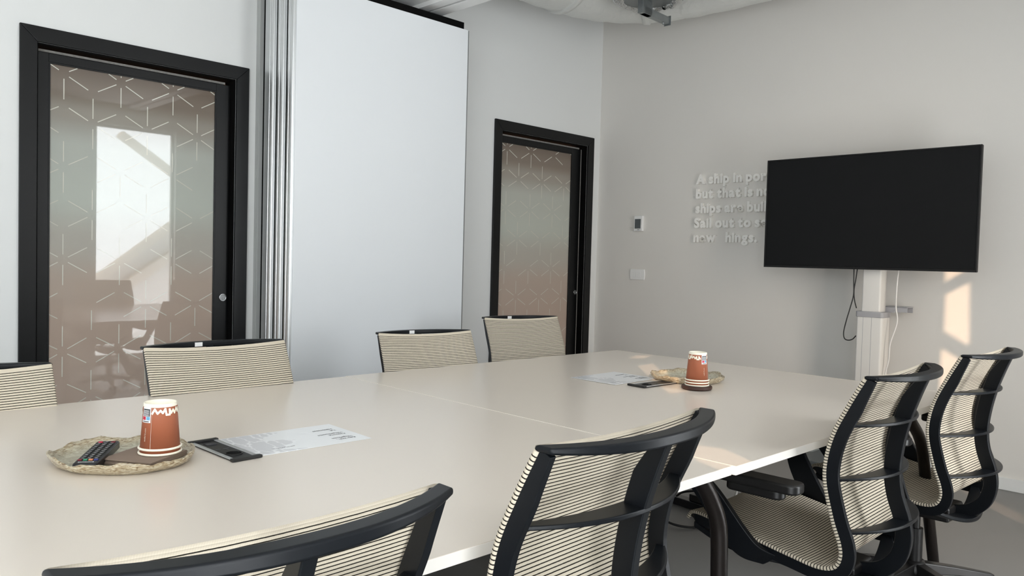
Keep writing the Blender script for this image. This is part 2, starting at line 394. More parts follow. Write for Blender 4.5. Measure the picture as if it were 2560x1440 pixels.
# corridor behind the doors
bm = bmesh.new(); box(bm, (XL, 1.5, 0), (0.12, 1.6, ZT)); S(bm_obj('wall_corridor', bm, M_BROWN))
bm = bmesh.new(); box(bm, (XL, 0.12, 2.7), (0.12, 1.6, 2.8)); S(bm_obj('ceiling_corridor', bm, M_CEIL))
bm = bmesh.new()
box(bm, (XL - 0.1, 0.12, 0), (XL, 1.6, 2.8)); box(bm, (0.02, 0.12, 0), (0.12, 1.6, 2.8)); S(bm_obj('wall_corridor_end', bm, M_BROWN))
def corridor_lamp(x, y, power, label):
    t = empty('ceiling_lamp', (x, y, 2.7)); tag(t, label, 'lamp', 'corridor lamps')
    bm = bmesh.new(); lathe(bm, [(0.0, -0.035), (0.09, -0.035), (0.10, -0.03), (0.10, 0.0)], 24); bm_obj('lamp_body', bm, M_WPLAST, t, smooth=True)
    ld = bpy.data.lights.new('lamp_light', 'POINT'); ld.energy = power; ld.color = (1.0, 0.72, 0.5); ld.shadow_soft_size = 0.08
    o = bpy.data.objects.new('lamp_light', ld); COL.objects.link(o); o.parent = t; o.location = (0, 0, -0.13)
corridor_lamp(-3.0, 0.75, 22, 'round white corridor ceiling lamp behind the door beside the panel stack')
corridor_lamp(-0.7, 0.75, 45, 'round white corridor ceiling lamp behind the door by the corner')

# windows
def window(name, win):
    t = empty(name, ((win[0] + win[1]) / 2, YB - 0.05, win[2])); S(t)
    x0, x1, z1 = win[0] - t.location.x, win[1] - t.location.x, win[3] - win[2]
    bm = bmesh.new(); f = 0.028
    box(bm, (x0, -0.045, 0), (x0 + f, 0.0, z1)); box(bm, (x1 - f, -0.045, 0), (x1, 0, z1)); box(bm, (x0 + f, -0.045, 0), (x1 - f, 0, f)); box(bm, (x0 + f, -0.045, z1 - f), (x1 - f, 0, z1))
    bm_obj('window_frame', bm, M_GREYP, t, bevel=0.002)
    bm = bmesh.new(); box(bm, (x0 + f, -0.026, f), (x1 - f, -0.020, z1 - f)); bm_obj('window_pane', bm, M_GLASS, t)
window('window_1', W1)
window('window_2', W2)
window('window_3', W3)

# ------------------------------------------------------------------ doors
RNG = random.Random(3)
def door(name, x0, x1, gl, gr, handle_x, leaf):
    t = empty(name, (x0, 0, 0)); S(t); W = x1 - x0; X = lambda v: v - x0
    c = CASW; h = DTOP
    bm = bmesh.new()
    prism(bm, [(0, 0), (c, 0), (c, h - c), (0, h)], -0.016, 0.0, 'y')
    prism(bm, [(W, 0), (W, h), (W - c, h - c), (W - c, 0)], -0.016, 0.0, 'y')
    prism(bm, [(0, h), (c, h - c), (W - c, h - c), (W, h)], -0.016, 0.0, 'y')
    bm_obj('door_casing', bm, M_BLACKAL, t, bevel=0.0025)
    bm = bmesh.new()
    box(bm, (c - 0.0, 0.0, 0), (c + 0.006, 0.12, h - c)); box(bm, (W - c - 0.006, 0, 0), (W - c, 0.12, h - c)); box(bm, (c + 0.006, 0, h - c - 0.006), (W - c - 0.006, 0.12, h - c))
    bm_obj('door_lining', bm, M_SHADOWGAP, t)
    lx0, lx1 = X(leaf[0]), X(leaf[1]); g0, g1 = X(gl), X(gr); gz0, gz1 = 0.10, 2.122; top = 2.163
    bm = bmesh.new()
    box(bm, (lx0, 0.05, 0.012), (g0, 0.09, top)); box(bm, (g1, 0.05, 0.012), (lx1, 0.09, top))
    box(bm, (g0, 0.05, 0.012), (g1, 0.09, gz0)); box(bm, (g0, 0.05, gz1), (g1, 0.09, top))
    bm_obj('leaf_frame', bm, M_BLACKAL, t, bevel=0.002)
    bm = bmesh.new()
    for a, b, cc, d in ((g0, g0 + 0.007, gz0, gz1), (g1 - 0.007, g1, gz0, gz1), (g0 + 0.007, g1 - 0.007, gz1 - 0.007, gz1)): box(bm, (a, 0.052, cc), (b, 0.058, d))
    bm_obj('glazing_bead', bm, M_BLACKAL, t)
    bm = bmesh.new(); box(bm, (lx0 + 0.01, 0.052, top + 0.002), (lx1 - 0.03, 0.07, 2.176))
    if name == 'door_2': box(bm, (lx1 - 0.012, 0.048, 0.02), (lx1 - 0.004, 0.0495, top))
    bm_obj('brush_seal', bm, M_BRUSH, t)
    # glass with film and its cream dashes
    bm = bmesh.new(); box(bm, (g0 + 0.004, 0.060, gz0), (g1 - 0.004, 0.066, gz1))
    L = 0.150; pitch = L * 0.866; ye = 0.0594
    x_first = -4.015 if name == 'door_1' else -1.021
    lw = 0.0022
    def six(cn, r):       # r: row index in units of L/2 below 2.08
        return (cn % 2 == 0 and r % 6 == 0) or (cn % 2 == 1 and r % 6 == 3)
    def dash(p, q):
        (xa, za), (xb, zb) = p, q
        if RNG.random() < 0.14: return
        dx, dz = xb - xa, zb - za; a = (xa + dx * 0.17, za + dz * 0.17); b = (xb - dx * 0.17, zb - dz * 0.17)
        lo, hi = g0 + 0.006, g1 - 0.006
        if dx:                                     # clip to the pane
            if max(a[0], b[0]) < lo or min(a[0], b[0]) > hi: return
            def cl(u, v):
                for lim in (lo, hi):
                    if (u[0] - lim) * (v[0] - lim) < 0 and ((u[0] < lo) or (u[0] > hi)):
                        s = (lim - v[0]) / (u[0] - v[0]); return (lim, v[1] + s * (u[1] - v[1]))
                return u
            a, b = cl(a, b), cl(b, a)
        elif not lo < a[0] < hi: return
        z_hi = gz1 - 0.008
        if a[1] > z_hi and b[1] > z_hi: return
        if a[1] > z_hi: s = (z_hi - b[1]) / (a[1] - b[1]); a = (b[0] + s * (a[0] - b[0]), z_hi)
        if b[1] > z_hi: s = (z_hi - a[1]) / (b[1] - a[1]); b = (a[0] + s * (b[0] - a[0]), z_hi)
        if min(a[1], b[1]) < gz0 + 0.01: return
        n = Vector((-(b[1] - a[1]), b[0] - a[0])).normalized() * lw
        vs_ = [bm.verts.new((q_[0] + sg * n.x, ye, q_[1] + sg * n.y)) for q_, sg in ((a, 1), (b, 1), (b, -1), (a, -1))]
        bm.faces.new(vs_).material_index = 1
    for cn in range(-2, 9):
        xc = X(x_first) + cn * pitch
        for r in range(-4, 30):
            if (cn + r) % 2: continue
            z = 2.08 - r * L / 2
            # every edge joins a six-way star to a three-way joint
            for dc, dr in ((0, 2), (1, 1), (1, -1)):
                if six(cn, r) or six(cn + dc, r + dr):
                    dash((xc, z), (xc + dc * pitch, z - dr * L / 2))
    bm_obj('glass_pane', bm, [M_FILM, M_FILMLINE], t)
    hx = X(handle_x)
    hd = empty('flush_handle', (hx, 0.05, 0.985)); hd.parent = t
    bm = bmesh.new(); disc_tube(bm, (0, 0, 0), (0, -1, 0), 0.0165, 0.021, 0.004, 28); bm_obj('handle_ring', bm, M_CHROME, hd, bevel=0.001)
    bm = bmesh.new(); disc_tube(bm, (0, 0.0, 0), (0, -1, 0), 0, 0.0166, 0.0012, 28); box(bm, (-0.004, -0.004, -0.012), (0.004, -0.001, 0.004)); bm_obj('handle_cup', bm, M_ALU2, hd)
    return t
door('door_1', D1[0], D1[1], -4.082, -3.264, -3.214, (-4.150, -3.186))
door('door_2', D2[0], D2[1], -1.098, -0.286, -0.205, (-1.150, -0.172))

# ------------------------------------------------------------------ stacked sliding partition panels
PX0, PX1, PZ = -3.05, -1.83, 2.685
def panel(y0, y1, label, grooves):
    t = empty('sliding_partition_panel', (PX0, y0, 0.0)); tag(t, label, 'partition panel', 'partition panels parked against the left wall')
    d = y1 - y0; L = PX1 - PX0
    bm = bmesh.new(); box(bm, (0.012, 0, 0.012), (L - 0.008, d, PZ)); bm_obj('panel_board', bm, M_PANEL, t, bevel=0.0015)
    bm = bmesh.new()                                   # end profile: rounded rib, groove, flat
    n = 10; prof = [(0.012, 0.004)]
    for k in range(n + 1):
        a = PI * k / n; prof.append((0.006 - 0.013 * math.sin(a), 0.006 + d * grooves * 0.5 * (1 - math.cos(a))))
    prof += [(0.004, d * grooves + 0.010), (0.000, d * grooves + 0.013), (0.000, d - 0.014), (0.005, d - 0.012), (0.005, d - 0.004), (0.012, d - 0.002)]
    prism(bm, prof[::-1], 0.012, PZ - 0.003, 'z'); bm_obj('end_profile', bm, M_ALU, t)
    bm = bmesh.new(); box(bm, (L - 0.008, 0.002, 0.012), (L, d - 0.002, PZ - 0.002)); bm_obj('edge_profile', bm, M_ALU2, t)
    bm = bmesh.new(); box(bm, (0.02, 0.012, PZ), (L - 0.035, d - 0.01, PZ + 0.045)); bm_obj('top_seal', bm, M_SHADOWGAP, t)
    bm = bmesh.new(); box(bm, (0.02, 0.012, 0.0), (L - 0.02, d - 0.01, 0.012)); bm_obj('floor_seal', bm, M_SHADOWGAP, t)
    return t
panel(-0.402, -0.322, 'white folding wall panel at the front of the stack, its broad face showing', 0.5)
panel(-0.300, -0.212, 'folding wall panel directly behind the front one, only its metal edge showing', 0.5)
panel(-0.190, -0.068, 'folding wall panel with the widest metal edge, rearmost in the stack', 0.34)
bm = bmesh.new(); box(bm, (PX0 + 0.03, -0.322, 0.02), (PX1 - 0.03, -0.300, PZ - 0.01)); box(bm, (PX0 + 0.03, -0.212, 0.02), (PX1 - 0.03, -0.190, PZ - 0.01)); box(bm, (PX0 + 0.03, -0.068, 0.02), (PX1 - 0.03, -0.042, PZ - 0.01))
bm.free()
for i, (a, b) in enumerate(((-0.322, -0.300), (-0.212, -0.190), (-0.068, -0.042))):
    bm = bmesh.new(); box(bm, (PX0 + 0.012, a + 0.0005, 0.005), (PX1 - 0.03, b - 0.0005, PZ - 0.01)); o = bm_obj('rubber_gasket', bm, M_SHADOWGAP)
    tag(o, ('black rubber strip between the two frontmost partition panels', 'black rubber strip in front of the widest metal edge', 'black rubber strip beside the grey wall post')[i], 'gasket', 'rubber strips between the partition panels')
bm = bmesh.new(); box(bm, (PX0 - 0.012, -0.042, 0), (PX1 + 0.02, -0.001, SOF_Z)); S(bm_obj('trim_post', bm, M_GREYP, bevel=0.002))
# ceiling track running out from the stack
TR = empty('ceiling_track', (-2.08, 0, SOF_Z)); tag(TR, 'white ceiling track with a black slot running out from the partition stack', 'ceiling track')
bm = bmesh.new()
for a, b in ((-0.085, -0.010), (0.010, 0.105)): box(bm, (a, YB + 0.02, -0.028), (b, -0.01, 0.0))
bm_obj('track_rail', bm, M_WPLAST, TR, bevel=0.002)
bm = bmesh.new(); box(bm, (-0.010, YB + 0.02, -0.012), (0.010, -0.01, 0.0)); bm_obj('track_slot', bm, M_SHADOWGAP, TR)

# ------------------------------------------------------------------ duct with foil wrap
def elbow_path():
    c = Vector((-0.92, -0.98, 0)); pts = []
    for x in (-2.00, -1.6, -1.25): pts.append((x, -0.52, 3.245))
    pts += [(-0.98, -0.54, 3.245), (-0.74, -0.62, 3.245), (-0.54, -0.80, 3.245), (-0.45, -1.05, 3.245)]
    for y in (-1.4, -2.2, -3.2, -4.7): pts.append((-0.42, y, 3.245))
    return catmull(pts, 6)
DU = empty('air_duct', (0, 0, 0)); tag(DU, 'silver foil wrapped round air duct bending around the room corner', 'duct')
ep = elbow_path()
bm = bmesh.new(); tube(bm, ep, [0.285 + 0.003 * math.sin(i * 1.7) for i in range(len(ep))], 36); bm_obj('duct_pipe', bm, M_FOIL, DU, smooth=True)
for i in (15, 30):
    bm = bmesh.new(); tube(bm, [ep[i], ep[i] + (ep[i + 1] - ep[i]).normalized() * 0.045], 0.297, 36); bm_obj('foil_tape_band', bm, M_FOIL, DU, smooth=True)
VE = empty('ceiling_vent', (-0.96, -1.16, 2.955)); tag(VE, 'round galvanised air vent hanging under the foil duct elbow', 'vent')
bm = bmesh.new(); lathe(bm, [(0, 0.10), (0.16, 0.10), (0.232, 0.012), (0.236, 0.0), (0.0, 0.0)], 48); bm_obj('vent_dish', bm, M_GALV, VE, smooth=True)
bm = bmesh.new()
tube(bm, [(0.06 + 0.19 * math.cos(2 * PI * k / 40), 0.06 + 0.19 * math.sin(2 * PI * k / 40), 0.035 + 0.006 * math.sin(k * 2.3)) for k in range(41)], [0.048 + 0.006 * math.sin(k * 3.7) for k in range(41)], 16, cap=False); bm_obj('foil_collar', bm, M_FOIL2, VE, smooth=True)
SB = empty('strut_bracket', (-0.90, -1.08, 2.868)); tag(SB, 'grey steel channel bracket under the foil duct', 'bracket'); SB.rotation_euler = (0, 0, math.radians(2))
bm = bmesh.new(); box(bm, (-0.055, -0.02, 0.0), (0.055, 0.02, 0.16)); bm_obj('hanger_plate', bm, M_GALV, SB, bevel=0.002)
bm = bmesh.new()
prism(bm, [(-0.02, 0.0), (0.02, 0.0), (0.02, 0.045), (0.015, 0.045), (0.015, 0.005), (-0.015, 0.005), (-0.015, 0.045), (-0.02, 0.045)], -0.03, 0.27, 'x'); bm_obj('channel', bm, M_GALV, SB)
bm = bmesh.new(); tube(bm, [(0.22, 0, -0.012), (0.22, 0, 0.02)], 0.006, 10); bm_obj('bolt', bm, M_GALV, SB, smooth=True)
bm = bmesh.new(); box(bm, (0.27, -0.026, -0.008), (0.274, 0.026, 0.055)); bm_obj('end_plate', bm, M_GALV, SB)

# ------------------------------------------------------------------ relief lettering, thermostat, switch
WT = empty('wall_lettering', (0, -0.95, 1.85)); tag(WT, 'white raised lettering of a quote on the back wall, partly behind the television', 'lettering')
rows = [('A ship in port is safe,', 1.845, -0.953), ('but that is not what', 1.738, -0.957), ('ships are built for.', 1.630, -0.957), ('Sail out to sea and do', 1.520, -0.950), ('new   hings.', 1.413, -0.948)]
SIZE = 0.096
for body, z, y0 in rows:
    x = 0.0
    for ch in body:
        if ch == ' ':
            x += SIZE * 0.26; continue
        me = text_mesh(ch, SIZE, extrude=0.011, bold=0.0046, res=4)
        xsv = [v.co.x for v in me.vertices]; x_min, x_max = min(xsv), max(xsv)
        # text x -> -y, text y -> z, text z -> -x
        mw = Matrix(((0, 0, -1, -0.0112 - WT.location.x), (-1, 0, 0, y0 - (x - x_min) - WT.location.y), (0, 1, 0, z - WT.location.z), (0, 0, 0, 1)))
        me.transform(mw); me.materials.clear(); me.materials.append(M_LETTER); me.name = 'letter'
        o = bpy.data.objects.new('letter', me); COL.objects.link(o); o.parent = WT
        x += (x_max - x_min) + SIZE * 0.060
TH = empty('thermostat', (0, -0.436, 1.496)); tag(TH, 'white wall thermostat with a grey screen above the light switch', 'thermostat')
bm = bmesh.new(); box(bm, (-0.026, -0.041, 0), (0, 0.041, 0.122)); bm_obj('thermostat_body', bm, M_WPLAST, TH, bevel=0.004)
bm = bmesh.new(); box(bm, (-0.0275, -0.026, 0.020), (-0.025, 0.030, 0.096)); bm_obj('thermostat_screen', bm, M_LCD, TH)
bm = bmesh.new(); box(bm, (-0.0272, -0.014, 0.008), (-0.0255, 0.004, 0.012)); bm_obj('thermostat_button', bm, M_INK, TH)
SW = empty('light_switch', (0, -0.432, 1.107)); tag(SW, 'white light switch plate below the thermostat', 'light switch')
bm = bmesh.new()
pl = [(-0.066, 0), (0.066, 0)] + [(0.066 + 0.006 * math.sin(PI * k / 8), 0.084 * k / 8) for k in range(1, 8)] + [(0.066, 0.084), (-0.066, 0.084)] + [(-0.066 - 0.006 * math.sin(PI * k / 8), 0.084 * (1 - k / 8)) for k in range(1, 8)]
prism(bm, pl, -0.011, 0.0, 'x'); bm_obj('switch_plate', bm, M_WPLAST, SW, bevel=0.003)
for a, b in ((-0.034, -0.012), (-0.011, 0.011), (0.012, 0.034)):
    bm = bmesh.new(); box(bm, (-0.0135, a, 0.020), (-0.010, b, 0.062)); bm_obj('rocker', bm, M_WPLAST, SW, bevel=0.0012)

# ------------------------------------------------------------------ television on its column stand
TV = empty('television', (-0.35, -2.318, 1.236)); tag(TV, 'large black flat television switched off on a white column stand', 'television')
HW, HH = 0.622, 0.695
bm = bmesh.new()
b_ = 0.009
box(bm, (0.0, -HW, 0), (0.012, -HW + b_, HH)); box(bm, (0, HW - b_, 0), (0.012, HW, HH)); box(bm, (0, -HW + b_, 0), (0.012, HW - b_, 0.014)); box(bm, (0, -HW + b_, HH - b_), (0.012, HW - b_, HH))
bm_obj('bezel', bm, M_TVB, TV, bevel=0.0015)
bm = bmesh.new(); box(bm, (0.004, -HW + b_, 0.014), (0.010, HW - b_, HH - b_)); bm_obj('screen', bm, M_SCREEN, TV)
bm = bmesh.new(); box(bm, (0.012, -HW, 0), (0.030, HW, HH)); box(bm, (0.03, -0.42, 0.02), (0.062, 0.42, 0.46)); bm_obj('rear_housing', bm, M_TVB, TV, bevel=0.004)
ST = empty('television_stand', (-0.24, -2.365, 0)); tag(ST, 'white telescopic column stand carrying the television', 'television stand')
def roundrect(hx, hy, r, n=5):
    o = []
    for cx, cy, a0 in ((hx - r, hy - r, 0), (-hx + r, hy - r, PI / 2), (-hx + r, -hy + r, PI), (hx - r, -hy + r, 1.5 * PI)):
        for k in range(n + 1): a = a0 + PI / 2 * k / n; o.append((cx + r * math.cos(a), cy + r * math.sin(a)))
    return o
bm = bmesh.new(); prism(bm, roundrect(0.062, 0.077, 0.014), 0.05, 0.955); o = bm_obj('lower_column', bm, M_STAND, ST, bevel=0.002)
bm = bmesh.new(); prism(bm, roundrect(0.048, 0.056, 0.012), 0.96, 1.72); bm_obj('upper_column', bm, M_STAND, ST, bevel=0.002)
bm = bmesh.new(); prism(bm, roundrect(0.068, 0.082, 0.018), 0.950, 0.984); bm_obj('column_collar', bm, M_STANDG, ST, bevel=0.003)
bm = bmesh.new()
for yy in (-0.016, 0.034): box(bm, (-0.0625, yy, 0.06), (-0.0618, yy + 0.002, 0.949))
bm_obj('column_groove', bm, M_STANDG, ST)
bm = bmesh.new(); box(bm, (0.07, -0.17, 1.012), (0.17, -0.03, 1.018)); box(bm, (0.07, -0.17, 0.984), (0.075, -0.03, 1.016)); box(bm, (0.165, -0.17, 0.98), (0.17, -0.03, 1.016)); box(bm, (0.06, -0.1, 0.98), (0.076, 0.0, 0.99)); bm_obj('cable_bracket', bm, M_STANDG, ST, bevel=0.001)
bm = bmesh.new(); box(bm, (-0.045, -0.2, 1.44), (0.045, 0.2, 1.62)); box(bm, (-0.05, -0.05, 1.36), (-0.045, 0.05, 1.66)); bm_obj('mount_plate', bm, M_STANDG, ST, bevel=0.002)
bm = bmesh.new(); box(bm, (-0.21, -0.36, 0.02), (0.2, 0.36, 0.05)); bm_obj('base_plate', bm, M_LCD, ST, bevel=0.006)
for sx in (-0.17, 0.16):
    for sy in (-0.32, 0.32):
        bm = bmesh.new(); disc_tube(bm, (sx, sy - 0.012, 0.02), (0, 1, 0), 0, 0.02, 0.024, 20); bm_obj('caster', bm, M_BLACKM, ST)
def cable(name, pts, r, m, label):
    bm = bmesh.new(); tube(bm, catmull(pts, 8), r, 8); return tag(bm_obj(name, bm, m, smooth=True), label, 'cable')
cable('power_cable', [(-0.30, -2.262, 1.28), (-0.31, -2.268, 1.17), (-0.315, -2.272, 1.08), (-0.315, -2.255, 1.00), (-0.315, -2.235, 0.92), (-0.315, -2.222, 0.85), (-0.315, -2.228, 0.812), (-0.315, -2.25, 0.802), (-0.31, -2.275, 0.81), (-0.28, -2.283, 0.83)], 0.0034, M_CORD_B, 'black cable hanging in a loop left of the television column')
cable('signal_cable', [(-0.296, -2.285, 1.28), (-0.305, -2.28, 1.19), (-0.309, -2.272, 1.11), (-0.309, -2.277, 1.05), (-0.30, -2.287, 1.00)], 0.0034, M_CORD_B, 'short black cable hanging straight down into the grey column collar')
cable('white_cable', [(-0.26, -2.51, 1.28), (-0.27, -2.505, 1.14), (-0.27, -2.505, 1.02), (-0.27, -2.515, 0.93), (-0.28, -2.485, 0.80), (-0.28, -2.48, 0.70), (-0.28, -2.46, 0.58), (-0.22, -2.45, 0.4)], 0.0042, M_CORD_W, 'white cable hanging right of the television column')

# ------------------------------------------------------------------ tables
TH_ = -0.0128
TU = Vector((math.cos(TH_), math.sin(TH_), 0)); TVv = Vector((-math.sin(TH_), math.cos(TH_), 0))
TO = Vector((-1.5885, -1.4647, 0))               # far right corner of the far table
L2, L1, TW, TZ = 1.778, 1.80, 1.775, 0.740
def table(org, L, W, ztop, label, legs, braces):
    t = empty('meeting_table', org, TH_); tag(t, label, 'table', 'meeting tables pushed end to end')
    bm = bmesh.new(); box(bm, (-L, -W, ztop - 0.0235), (0, 0, ztop - 0.0006)); bm_obj('edge_band', bm, M_EDGE, t, bevel=0.0012)
    bm = bmesh.new(); box(bm, (-L + 0.0003, -W + 0.0003, ztop - 0.002), (-0.0003, -0.0003, ztop)); bm_obj('tabletop', bm, M_TOP, t)
    zb = ztop - 0.0235
    for (x, y, dx, dy) in legs:
        if dy == 0:                                 # splayed straight leg with a bent top
            pts = catmull([(x - 0.05 * dx, y, zb), (x, y, zb - 0.05), (x + 0.13 * dx, y, zb - 0.165), (x + 0.24 * dx, y, zb - 0.45), (x + 0.34 * dx, y, 0.012)], 6)
            bm = bmesh.new(); tube(bm, pts, 0.0215, 20); bm_obj('leg', bm, M_BRONZE, t, smooth=True)
            bm = bmesh.new(); lathe(bm, [(0, 0), (0.022, 0), (0.024, 0.004), (0.024, 0.012), (0, 0.012)], 20, (x + 0.34 * dx, y)); bm_obj('foot', bm, M_BLACKM, t, smooth=True)
            continue
        bm = bmesh.new()
        pts = catmull([(x - 0.062 * dx, y - 0.02 * dy, zb - 0.015), (x - 0.036 * dx, y - 0.012 * dy, zb - 0.055), (x - 0.010 * dx, y - 0.003 * dy, zb - 0.115), (x, y, zb - 0.18), (x + 0.004 * dx, y + 0.003 * dy, 0.35), (x + 0.01 * dx, y + 0.008 * dy, 0.012)], 6)
        pts = [Vector((x - 0.072 * dx, y - 0.024 * dy, zb))] + pts
        tube(bm, pts, 0.0215, 20); bm_obj('leg', bm, M_BRONZE, t, smooth=True)
        bm = bmesh.new(); lathe(bm, [(0, 0), (0.022, 0), (0.024, 0.004), (0.024, 0.012), (0, 0.012)], 20, (x + 0.01 * dx, y + 0.008 * dy)); bm_obj('foot', bm, M_BLACKM, t, smooth=True)
    for y in (-W + 0.42, -0.42):
        bm = bmesh.new(); box(bm, (-L + 0.16, y - 0.025, zb - 0.045), (-0.16, y + 0.025, zb)); bm_obj('frame_rail', bm, M_BLACKM, t, bevel=0.003)
    for x in braces:
        bm = bmesh.new(); box(bm, (x - 0.03, -W + 0.40, zb - 0.085), (x + 0.03, -0.40, zb - 0.045)); bm_obj('cross_beam', bm, M_BLACKM, t, bevel=0.010, seg=3)
    return t
t2 = table(TO, L2, TW + 0.012, TZ + 0.0012, 'white meeting table nearest the television, carrying the dark round coaster',
           [(-0.385, -TW + 0.06, 1, 0), (-1.30, -0.12, -1, 1), (-0.385, -0.12, 1, 0)], [-1.345, -0.37])
t1 = table(TO - TU * (L2 + 0.0012) - TVv * 0.003, L1, TW - 0.002, TZ, 'white meeting table nearest the camera, carrying the remote control',
           [(0.012, -TW + 0.037, 1, -1), (-1.2, -TW + 0.3, -1, -1), (-0.2, -0.12, 1, 1), (-1.6, -0.12, -1, 1)], [-1.0])
# ------------------------------------------------------------------ office chair
CW = 0.245
FRONT = [(-0.006, 0.953), (0.036, 0.872), (0.074, 0.788), (0.092, 0.712), (0.092, 0.645), (0.069, 0.552), (0.046, 0.487), (0.043, 0.452), (0.058, 0.425), (0.100, 0.416), (0.18, 0.427), (0.30, 0.447), (0.40, 0.463), (0.47, 0.470), (0.515, 0.462), (0.535, 0.438)]
FP = catmull([(v, z, 0) for v, z in FRONT], 10)
FP = [(p.x, p.y) for p in FP]
ARC = [0.0]
for a, b in zip(FP, FP[1:]): ARC.append(ARC[-1] + math.hypot(b[0] - a[0], b[1] - a[1]))
def nrm(i):
    a, b = FP[max(i - 1, 0)], FP[min(i + 1, len(FP) - 1)]
    t = Vector((b[0] - a[0], b[1] - a[1])).normalized()
    return Vector((-abs(0) + t.y, -t.x)) if False else Vector((t.y, -t.x))     # points to the rear / underside
def half(i):
    v, z = FP[i]
    if i < 100: return CW
    k = max(0.0, (v - 0.38) / 0.155); return CW - 0.035 * k * k
SPLIT = min(range(len(FP)), key=lambda i: abs(FP[i][0] - 0.075) + abs(FP[i][1] - 0.418))
def sling_bm(i0, i1):
    bm = bmesh.new(); uvl = bm.loops.layers.uv.new('UVMap'); rows = []
    r = 0.006
    for i in range(i0, i1 + 1):
        v, z = FP[i]; n = nrm(i); hw = half(i); row = []
        sec = []
        for k in range(5): a = PI * k / 4; sec.append((-(hw - r) - r * math.sin(a), r - r * math.cos(a) * -1 if False else r * (1 + math.cos(a)), ))
        sec = [(-(hw - r) - r * math.sin(PI * k / 4), r * (1 + math.cos(PI * k / 4))) for k in range(5)]       # hem from the rear round to the face
        mid = [(-(hw - r) + 2 * (hw - r) * k / 8, 0.0) for k in range(1, 8)]
        sec = sec + mid + [(-x, d) for x, d in sec[::-1]]
        s = 0.0; last = None
        for x, d in sec:
            sag = 0.010 * (1 - (x / hw) ** 2) if v > 0.1 and z < 0.5 else 0.0
            if last is not None: s += math.hypot(x - last[0], d - last[1])
            last = (x, d)
            dip = 0.011 * (1 - (x / hw) ** 2) * max(0.0, 1 - i / 22)          # top hem hangs a little in the middle
            row.append((bm.verts.new((x, v + n.x * (d + sag), z + n.y * (d + sag) - dip)), (s, ARC[i])))
        rows.append(row)
    for a, b in zip(rows, rows[1:]):
        for k in range(len(a) - 1):
            q = (a[k], a[k + 1], b[k + 1], b[k])
            f = bm.faces.new([x[0] for x in q])
            for lp, x in zip(f.loops, q): lp[uvl].uv = x[1]
    return bm
def fin_bm(side):
    """side frame: thin deep band behind and under the edge of the mesh"""
    bm = bmesh.new(); rings = []
    for i in range(0, len(FP) - 3, 2):
        v, z = FP[i]; n = nrm(i); hw = half(i) - 0.004
        g = i / len(FP)
        d0, d1 = 0.006, 0.043 - 0.010 * max(0, 1 - g / 0.07)
        x0, x1 = side * (hw - 0.016), side * hw
        rings.append([bm.verts.new((x, v + n.x * d, z + n.y * d)) for x, d in ((x0, d0), (x1, d0), (x1 - side * 0.002, d1), (x0, d1))])
    for a, b in zip(rings, rings[1:]):
        for k in range(4): bm.faces.new((a[k], a[(k + 1) % 4], b[(k + 1) % 4], b[k]))
    bm.faces.new(rings[0][::-1]); bm.faces.new(rings[-1]); return bm
SPINE = [(-0.096, 0.934), (-0.078, 0.885), (-0.055, 0.812), (-0.039, 0.735), (-0.033, 0.665), (-0.041, 0.600), (-0.064, 0.530), (-0.071, 0.468), (-0.056, 0.405), (-0.020, 0.360), (0.03, 0.333), (0.10, 0.322)]
def spine_bm():
    P = catmull([(v, z, 0) for v, z in SPINE], 6); bm = bmesh.new(); rings = []
    for i, p in enumerate(P):
        t = (P[min(i + 1, len(P) - 1)] - P[max(i - 1, 0)]).normalized(); n = Vector((-t.y, t.x))      # inwards, to the sitter
        d = 0.046 - 0.024 * max(0, 1 - i / 8)
        rings.append([bm.verts.new((x, p.x + n.x * q, p.y + n.y * q)) for x, q in ((-0.011, 0), (0.011, 0), (0.008, d), (-0.008, d))])
    for a, b in zip(rings, rings[1:]):
        for k in range(4): bm.faces.new((a[k], a[(k + 1) % 4], b[(k + 1) % 4], b[k]))
    bm.faces.new(rings[0][::-1]); bm.faces.new(rings[-1]); return bm
def crescent_bm(v_end, z_end, v_apex, z_apex, d_end, d_mid, th_end, th_mid, power=2.0, hw=CW - 0.006, tilt=0.0):
    bm = bmesh.new(); rings = []; N = 28
    for k in range(N + 1):
        x = -hw + 2 * hw * k / N; f = abs(x / hw) ** power
        v = v_apex + (v_end - v_apex) * f; z = z_apex + (z_end - z_apex) * f
        d = d_mid + (d_end - d_mid) * f; th = th_mid + (th_end - th_mid) * f
        rings.append([bm.verts.new(p) for p in ((x, v, z - th / 2 + tilt), (x, v, z + th / 2 + tilt), (x, v + d, z + th / 2), (x, v + d, z - th / 2))])
    for a, b in zip(rings, rings[1:]):
        for k in range(4): bm.faces.new((a[k], a[(k + 1) % 4], b[(k + 1) % 4], b[k]))
    bm.faces.new(rings[0][::-1]); bm.faces.new(rings[-1]); return bm
UPPER = set()
